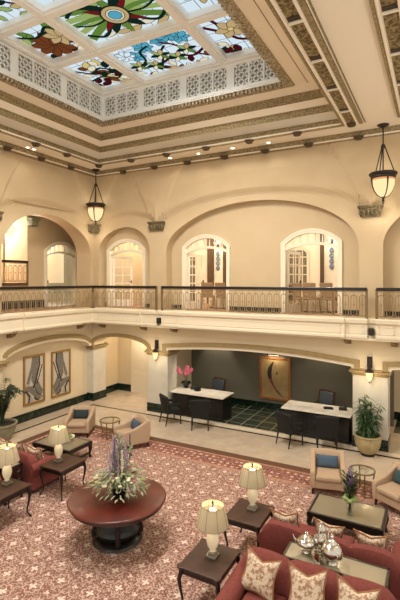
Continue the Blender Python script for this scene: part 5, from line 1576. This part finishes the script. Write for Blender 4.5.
for i, (x, y, z) in enumerate(((-.07, 0, .105), (.06, .05, .105), (.03, -.07, .105), (.0, .0, .155), (-.02, .085, .108))):
    b = MB(); b.lathe([(0, -.045), (.03, -.042), (.05, -.01), (.05, .02), (.03, .042), (.008, .036), (0, .034)], 14); 
    o = b.build('apple', 'apple', smooth=True, loc=(-8.43 + x, 8.36 + y, ZK + z + .012)); tag(o, 'green apple heaped in the white bowl on the left coffee table', 'apple', 'green apples in the white bowl')
    b = MB(); b.tube([(0, 0, .034), (.004, 0, .055)], .004, 5); b.build('stem', 'stem', o)

t = thing('flower_vase', 'glass cylinder vase of purple and green stems on right coffee table', 'vase', (-1.37, 8.13, ZK))
b = MB(); b.lathe([(.0, .0), (.062, .0), (.065, .01), (.065, .26), (.06, .26), (.06, .02), (0, .02)], 20, cap=False); b.build('glass_vase', 'glass', t, smooth=True)
b = MB()
for k in range(9):
    a = k * .7; b.tube([(.03 * math.cos(a), .03 * math.sin(a), .025), (.02 * math.cos(a + 2), .02 * math.sin(a + 2), .26), (.1 * math.cos(a) * (.4 + .1 * (k % 4)), .1 * math.sin(a), .5)], .006, 4)
b.build('stem', 'leafdark', t)
b = MB(); 
for k in range(16):
    a = k * .8; b.ell((.085 * math.cos(a), .085 * math.sin(a), .28 + .02 * (k % 2)), (.05, .05, .035), 7, 5)
b.build('hydrangea', 'leaflight', t, smooth=True)
b = MB()
for k in range(150):
    a = r2.uniform(0, 6.28); q = r2.random(); rr_ = .03 + .06 * q; b.leaf((rr_ * math.cos(a), rr_ * math.sin(a), .3 + q * .42), (math.cos(a), math.sin(a), 1.2), .13, .028, .2, 2)
b.build('greenery', 'leaf', t)
for k in range(9):
    a = k * .9; x, y = .06 * math.cos(a) * (k % 3) / 2, .06 * math.sin(a) * (k % 3) / 2
    b = MB()
    for i in range(16): q = i / 15; b.ell((x + r2.uniform(-.018, .018), y + r2.uniform(-.018, .018), .55 + q * (.36 - .03 * (k % 4))), (.018 * (1.2 - q),) * 3, 5, 4)
    b.build('flower_spike', 'purple' if k % 3 else 'lilac', t, smooth=True)

# ------------------------------------------------------------------ beige club chairs (face -Y)
def club_chair():
    t = thing('club_chair', '', 'armchair')
    b = MB(); b.box(-.36, -.38, .13, .36, .36, .30); b.build('base', 'beige', t, smooth=True, bevel=.03, bseg=3)
    b = MB(); b.box(-.265, -.42, .30, .265, .22, .42); b.build('seat_cushion', 'beige', t, smooth=True, bevel=.045, bseg=3)
    b = MB(); rings = []
    for i in range(9):
        x = -.36 + .72 * i / 8; c = (x / .36) ** 2
        rings.append([(x, .22 - .04 * c, .28), (x, .27 - .05 * c, .55), (x, .31 - .05 * c, .72 - .02 * c), (x, .35 - .05 * c, .745 - .02 * c), (x, .41 - .04 * c, .72 - .02 * c), (x, .40 - .03 * c, .4), (x, .36, .14)])
    b.loft(rings); b.build('backrest', 'beige', t, smooth=True, bevel=.0)
    for s in (-1, 1):
        b = MB()
        side = [(-.39, .13), (-.41, .44), (-.38, .50), (-.30, .515), (-.1, .54), (.1, .61), (.25, .69), (.34, .735), (.40, .72), (.40, .4), (.36, .13)]
        x0, x1 = (s * .265, s * .375) if s > 0 else (s * .375, s * .265)
        b.prism(side, lambda u, w, d: (d, u, w), x0, x1); b.build('armrest', 'beige', t, smooth=True, bevel=.028, bseg=3)
    for sx in (-1, 1):
        for sy in (-1, 1):
            b = MB(); b.tube([(sx * .31, sy * .32, .14), (sx * .32, sy * .35, 0)], [.034, .02], 8); b.build('leg', 'blackwood', t, smooth=True)
    return t
cc = club_chair()
def front(a): return a
CH = [((-9.41, 9.84), 28, 'beige club chair with dark teal cushion by the left coffee table', 'darkteal', 'dark teal'),
      ((-7.47, 9.83), -30, 'beige club chair with slate cushion seen from its side, by left pillar', 'blue', 'slate blue'),
      ((-2.13, 9.86), 14, 'beige club chair with blue cushion before the right reception desk', 'blue', 'blue'),
      ((-.66, 9.72), -32, 'beige club chair with dark cushion cut by the right photo edge', 'teal', 'dark teal')]
for i, ((x, y), a, lb, cm, cn) in enumerate(CH):
    o = cc if i == 0 else dup(cc, (x, y, ZCP)); o.location = (x, y, ZCP); o.rotation_euler.z = R(a); o['label'] = lb; o['group'] = 'beige club chairs'
    b = MB(); vs = []
    n = 10
    for s in (-1, 1):
        g = []
        for p in range(n + 1):
            for q in range(n + 1):
                u, v = -1 + 2 * p / n, -1 + 2 * q / n
                th = .065 * (max(0, 1 - u ** 4) ** .6) * (max(0, 1 - v ** 4) ** .6)
                g.append((.23 * u * (1 - .04 * (1 - v * v)), s * th, .135 * v * (1 - .06 * (1 - u * u)) + .135))
        b.add(g, [(p * (n + 1) + q, (p + 1) * (n + 1) + q, (p + 1) * (n + 1) + q + 1, p * (n + 1) + q + 1) for p in range(n) for q in range(n)])
    c = b.build('lumbar_cushion', cm, smooth=True, weld=True)
    off = Matrix.Rotation(R(a), 4, 'Z') @ Vector((0, .06, .42)); c.location = Vector((x, y, ZCP)) + off
    c.rotation_euler = (Matrix.Rotation(R(a), 4, 'Z') @ Matrix.Rotation(R(-18), 4, 'X')).to_euler()
    tag(c, '%s lumbar cushion on the %s' % (cn, ['club chair by the left coffee table', 'club chair by the left pillar', 'club chair before the right desk', 'club chair at the right photo edge'][i]), 'cushion', 'lumbar cushions on the club chairs')

# round glass side tables
def side_table(label, x, y, r, h):
    t = thing('side_table', label, 'side table', (x, y, ZCP), R(20), 'round glass side tables')
    b = MB(); b.lathe([(0, h - .008), (r - .01, h - .008), (r - .01, h), (0, h)], 32, cap=False); b.build('glass_top', 'glass', t)
    b = MB(); b.tube([(r * math.cos(i * PI / 16), r * math.sin(i * PI / 16), h - .005) for i in range(32)], .017, 6, closed=True); b.build('rim', 'newel', t, smooth=True)
    b = MB(); b.tube([(r * .8 * math.cos(i * PI / 16), r * .8 * math.sin(i * PI / 16), .14) for i in range(32)], .010, 6, closed=True)
    for k in range(2):
        a = k * PI / 2; b.tube([(r * .8 * math.cos(a), r * .8 * math.sin(a), .14), (-r * .8 * math.cos(a), -r * .8 * math.sin(a), .14)], .009, 5)
    b.build('stretcher', 'newel', t, smooth=True)
    for k in range(4):
        a = k * PI / 2; ca, sa = math.cos(a), math.sin(a); b = MB(); b.tube([(r * ca, r * sa, h - .01), (r * .9 * ca, r * .9 * sa, h * .6), (r * .8 * ca, r * .8 * sa, .14), (r * .95 * ca, r * .95 * sa, 0)], .015, 6); b.build('leg', 'newel', t, smooth=True)
side_table('round glass side table with bronze legs between the left club chairs', -8.42, 10.03, .29, .5)
side_table('round glass side table with bronze legs between the right club chairs', -1.43, 9.98, .26, .5)

# ------------------------------------------------------------------ round table and its flowers
t = thing('round_table', 'large round mahogany pedestal table in the middle of the carpet', 'table', (-4.99, 6.15, ZCP))
b = MB(); b.lathe([(0, .69), (.74, .69), (.80, .70), (.845, .715), (.86, .735), (.85, .752), (.835, .758), (0, .758)], 64, cap=False); b.build('tabletop', 'mahogany', t, smooth=True)
b = MB(); b.lathe([(.80, .655), (.82, .66), (.815, .70), (.78, .70)], 64, cap=False); b.lathe([(0, .655), (.8, .655)], 64, cap=False); b.build('apron', 'darkwood', t, smooth=True)
b = MB(); b.lathe([(.28, .10), (.36, .13), (.40, .22), (.36, .30), (.30, .36), (.29, .42), (.36, .50), (.46, .58), (.50, .64), (.50, .66)], 32); b.build('pedestal', 'blackwood', t, smooth=True)
for k in range(4):
    a = k * PI / 2 + R(40); ca, sa = math.cos(a), math.sin(a)
    b = MB(); b.tube([(.42 * ca, .42 * sa, .60), (.40 * ca, .40 * sa, .46), (.38 * ca, .38 * sa, .30), (.42 * ca, .42 * sa, .18), (.40 * ca, .40 * sa, .1)], [.04, .045, .04, .045, .05], 8); b.ell((.345 * ca, .345 * sa, .09), (.06, .06, .06), 10, 6); b.build('scroll_bracket', 'blackwood', t, smooth=True)
b = MB(); b.lathe([(0, 0), (.42, 0), (.44, .02), (.42, .05), (.39, .07), (.34, .10), (0, .10)], 48, cap=False); b.build('plinth', 'blackwood', t, smooth=True)

ZR = ZCP + .7595
t = thing('flower_arrangement', 'tall arrangement of delphiniums and roses in black vase on round table', 'flower arrangement', (-4.97, 6.17, ZR))
b = MB(); b.lathe([(.09, 0), (.11, .02), (.13, .12), (.125, .2), (.14, .22), (.12, .22)], 20); b.build('vase', 'blackpot', t, smooth=True)
b = MB()
for k in range(620):
    a = r2.uniform(0, 6.28); el = r2.uniform(-.12, 1.1); L = r2.uniform(.12, .52) * (1 - .3 * max(0, el))
    p = Vector((L * math.cos(a) * math.cos(el), L * math.sin(a) * math.cos(el), .25 + L * math.sin(el) * .9 - .12 * L * L))
    d = Vector((math.cos(a + r2.uniform(-.7, .7)), math.sin(a + r2.uniform(-.7, .7)), r2.uniform(-.4, .9)))
    b.leaf(p, d, r2.uniform(.07, .14), r2.uniform(.02, .04), .35, 2)
for k in range(46):
    a = r2.uniform(0, 6.28); L = r2.uniform(.36, .55); el = r2.uniform(-.1, .35)
    pts = [Vector((L * q * math.cos(a), L * q * math.sin(a), .24 + L * q * math.sin(el) + .10 * math.sin(PI * q) - .06 * q * q)) for q in (0, .25, .5, .75, 1)]
    b.tube(pts, .004, 4)
b.build('greenery', 'sage', t)
b = MB()
for k in range(26):
    a = k * 2.4; rr_ = .2 * (k % 5) / 4; h = r2.uniform(.45, .9)
    top = Vector((rr_ * 1.3 * math.cos(a), rr_ * 1.3 * math.sin(a), .22 + h)); b.tube([(rr_ * .3 * math.cos(a), rr_ * .3 * math.sin(a), .2), top], .007, 4)
    for i in range(12):
        q = .15 + .8 * i / 12; b2 = r2.uniform(0, 6.28); b.leaf(Vector((rr_ * .3 * math.cos(a), rr_ * .3 * math.sin(a), .2)).lerp(top, q), (math.cos(b2), math.sin(b2), .9), .13, .026, .3, 2)
b.build('stem', 'sage', t)
for k in range(22):
    a = k * 2.4 + .5; rr_ = .04 + .22 * (k % 4) / 3; h = r2.uniform(.5, .86)
    b = MB()
    for i in range(16):
        q = i / 21; b.ell((rr_ * math.cos(a) + r2.uniform(-.045, .045) * (1.1 - q), rr_ * math.sin(a) + r2.uniform(-.045, .045) * (1.1 - q), .22 + h * .5 + q * h * .5), (.0155 * (1.15 - q * .6),) * 3, 5, 4)
    b.tube([(rr_ * math.cos(a), rr_ * math.sin(a), .22 + h * .42), (rr_ * math.cos(a), rr_ * math.sin(a), .22 + h)], .012, 5)
    b.build('flower_spike', ['lilac', 'lilac', 'lilac', 'purple', 'ivory', 'lilac'][k % 6], t, smooth=True)
for k in range(60):
    a = r2.uniform(0, 6.28); el = r2.uniform(.0, 1.0); L = r2.uniform(.3, .44) * (1.05 - .2 * el)
    p = (L * math.cos(a) * math.cos(el), L * math.sin(a) * math.cos(el), .24 + L * math.sin(el) * .8)
    s = r2.uniform(.032, .05); b = MB()
    b.ell((0, 0, 0), (s * .55, s * .55, s * .5), 8, 6)
    for m_ in range(6):
        q = m_ * PI / 3; b.ell((s * .5 * math.cos(q), s * .5 * math.sin(q), -.004), (s * .5, s * .5, s * .35), 7, 5)
    b.build('blossom', ['ivory', 'yellow', 'ivory', 'magenta', 'lilac', 'pink', 'ivory'][k % 7], t, smooth=True, loc=p)

# ------------------------------------------------------------------ chairs and tables glimpsed in the upper room
def banquet_chair():
    t = thing('banquet_chair', '', 'chair')
    b = MB(); b.box(-.22, -.22, .42, .22, .22, .5); b.build('seat', 'browncloth', t, bevel=.03, smooth=True)
    b = MB(); b.loft([[(-.21, -.22 - .08 * q, .5 + .45 * q), (.21, -.22 - .08 * q, .5 + .45 * q), (.21, -.17 - .08 * q, .5 + .45 * q), (-.21, -.17 - .08 * q, .5 + .45 * q)] for q in (0, .5, 1)]); b.build('backrest', 'browncloth', t, bevel=.02, smooth=True)
    for sx in (-1, 1):
        for sy in (-1, 1):
            b = MB(); b.tube([(sx * .19, sy * .19, .43), (sx * .2, sy * .21, 0)], .015, 6); b.build('leg', 'newel', t)
    return t
bc = banquet_chair()
for i, (x, y, a, lb) in enumerate(((-4.0, 13.75, 10, 'tan banquet chair at left inside the rightmost balcony doorway'), (-3.45, 13.7, -5, 'tan banquet chair in the middle of the rightmost balcony doorway'), (-2.9, 13.75, -15, 'tan banquet chair at right inside the rightmost balcony doorway'),
                                   (-7.2, 13.9, 20, 'tan banquet chair at left inside the middle balcony doorway'), (-6.6, 14.0, -10, 'tan banquet chair at right inside the middle balcony doorway'))):
    o = bc if i == 0 else dup(bc, (x, y, 3.562)); o.location = (x, y, 3.562); o.rotation_euler.z = R(a); o['label'] = lb; o['group'] = 'chairs in the upper room'
for x, y, w in ((-3.5, 14.75, 'rightmost'), (-6.95, 15.0, 'middle')):
    t = thing('dining_table', 'round table under a cream cloth beyond the %s balcony doorway' % w, 'table', (x, y, 3.562))
    b = MB(); pr_ = []
    n = 40; rings = []
    for r_, z, wv in ((.62, .74, 0), (.66, .72, .01), (.68, .4, .03), (.7, .04, .05)):
        rings.append([((r_ + wv * math.sin(8 * 2 * PI * i / n)) * math.cos(2 * PI * i / n), (r_ + wv * math.sin(8 * 2 * PI * i / n)) * math.sin(2 * PI * i / n), z) for i in range(n)])
    b.loft(rings, cap=False); b.lathe([(0, .745), (.62, .74)], n, cap=False); b.build('tablecloth', 'cloth', t, smooth=True)
    b = MB(); b.lathe([(0, 0), (.3, 0), (.3, .03), (.05, .06), (.05, .7), (.6, .72), (0, .73)], 24, cap=False); b.build('table_frame', 'blackwood', t)
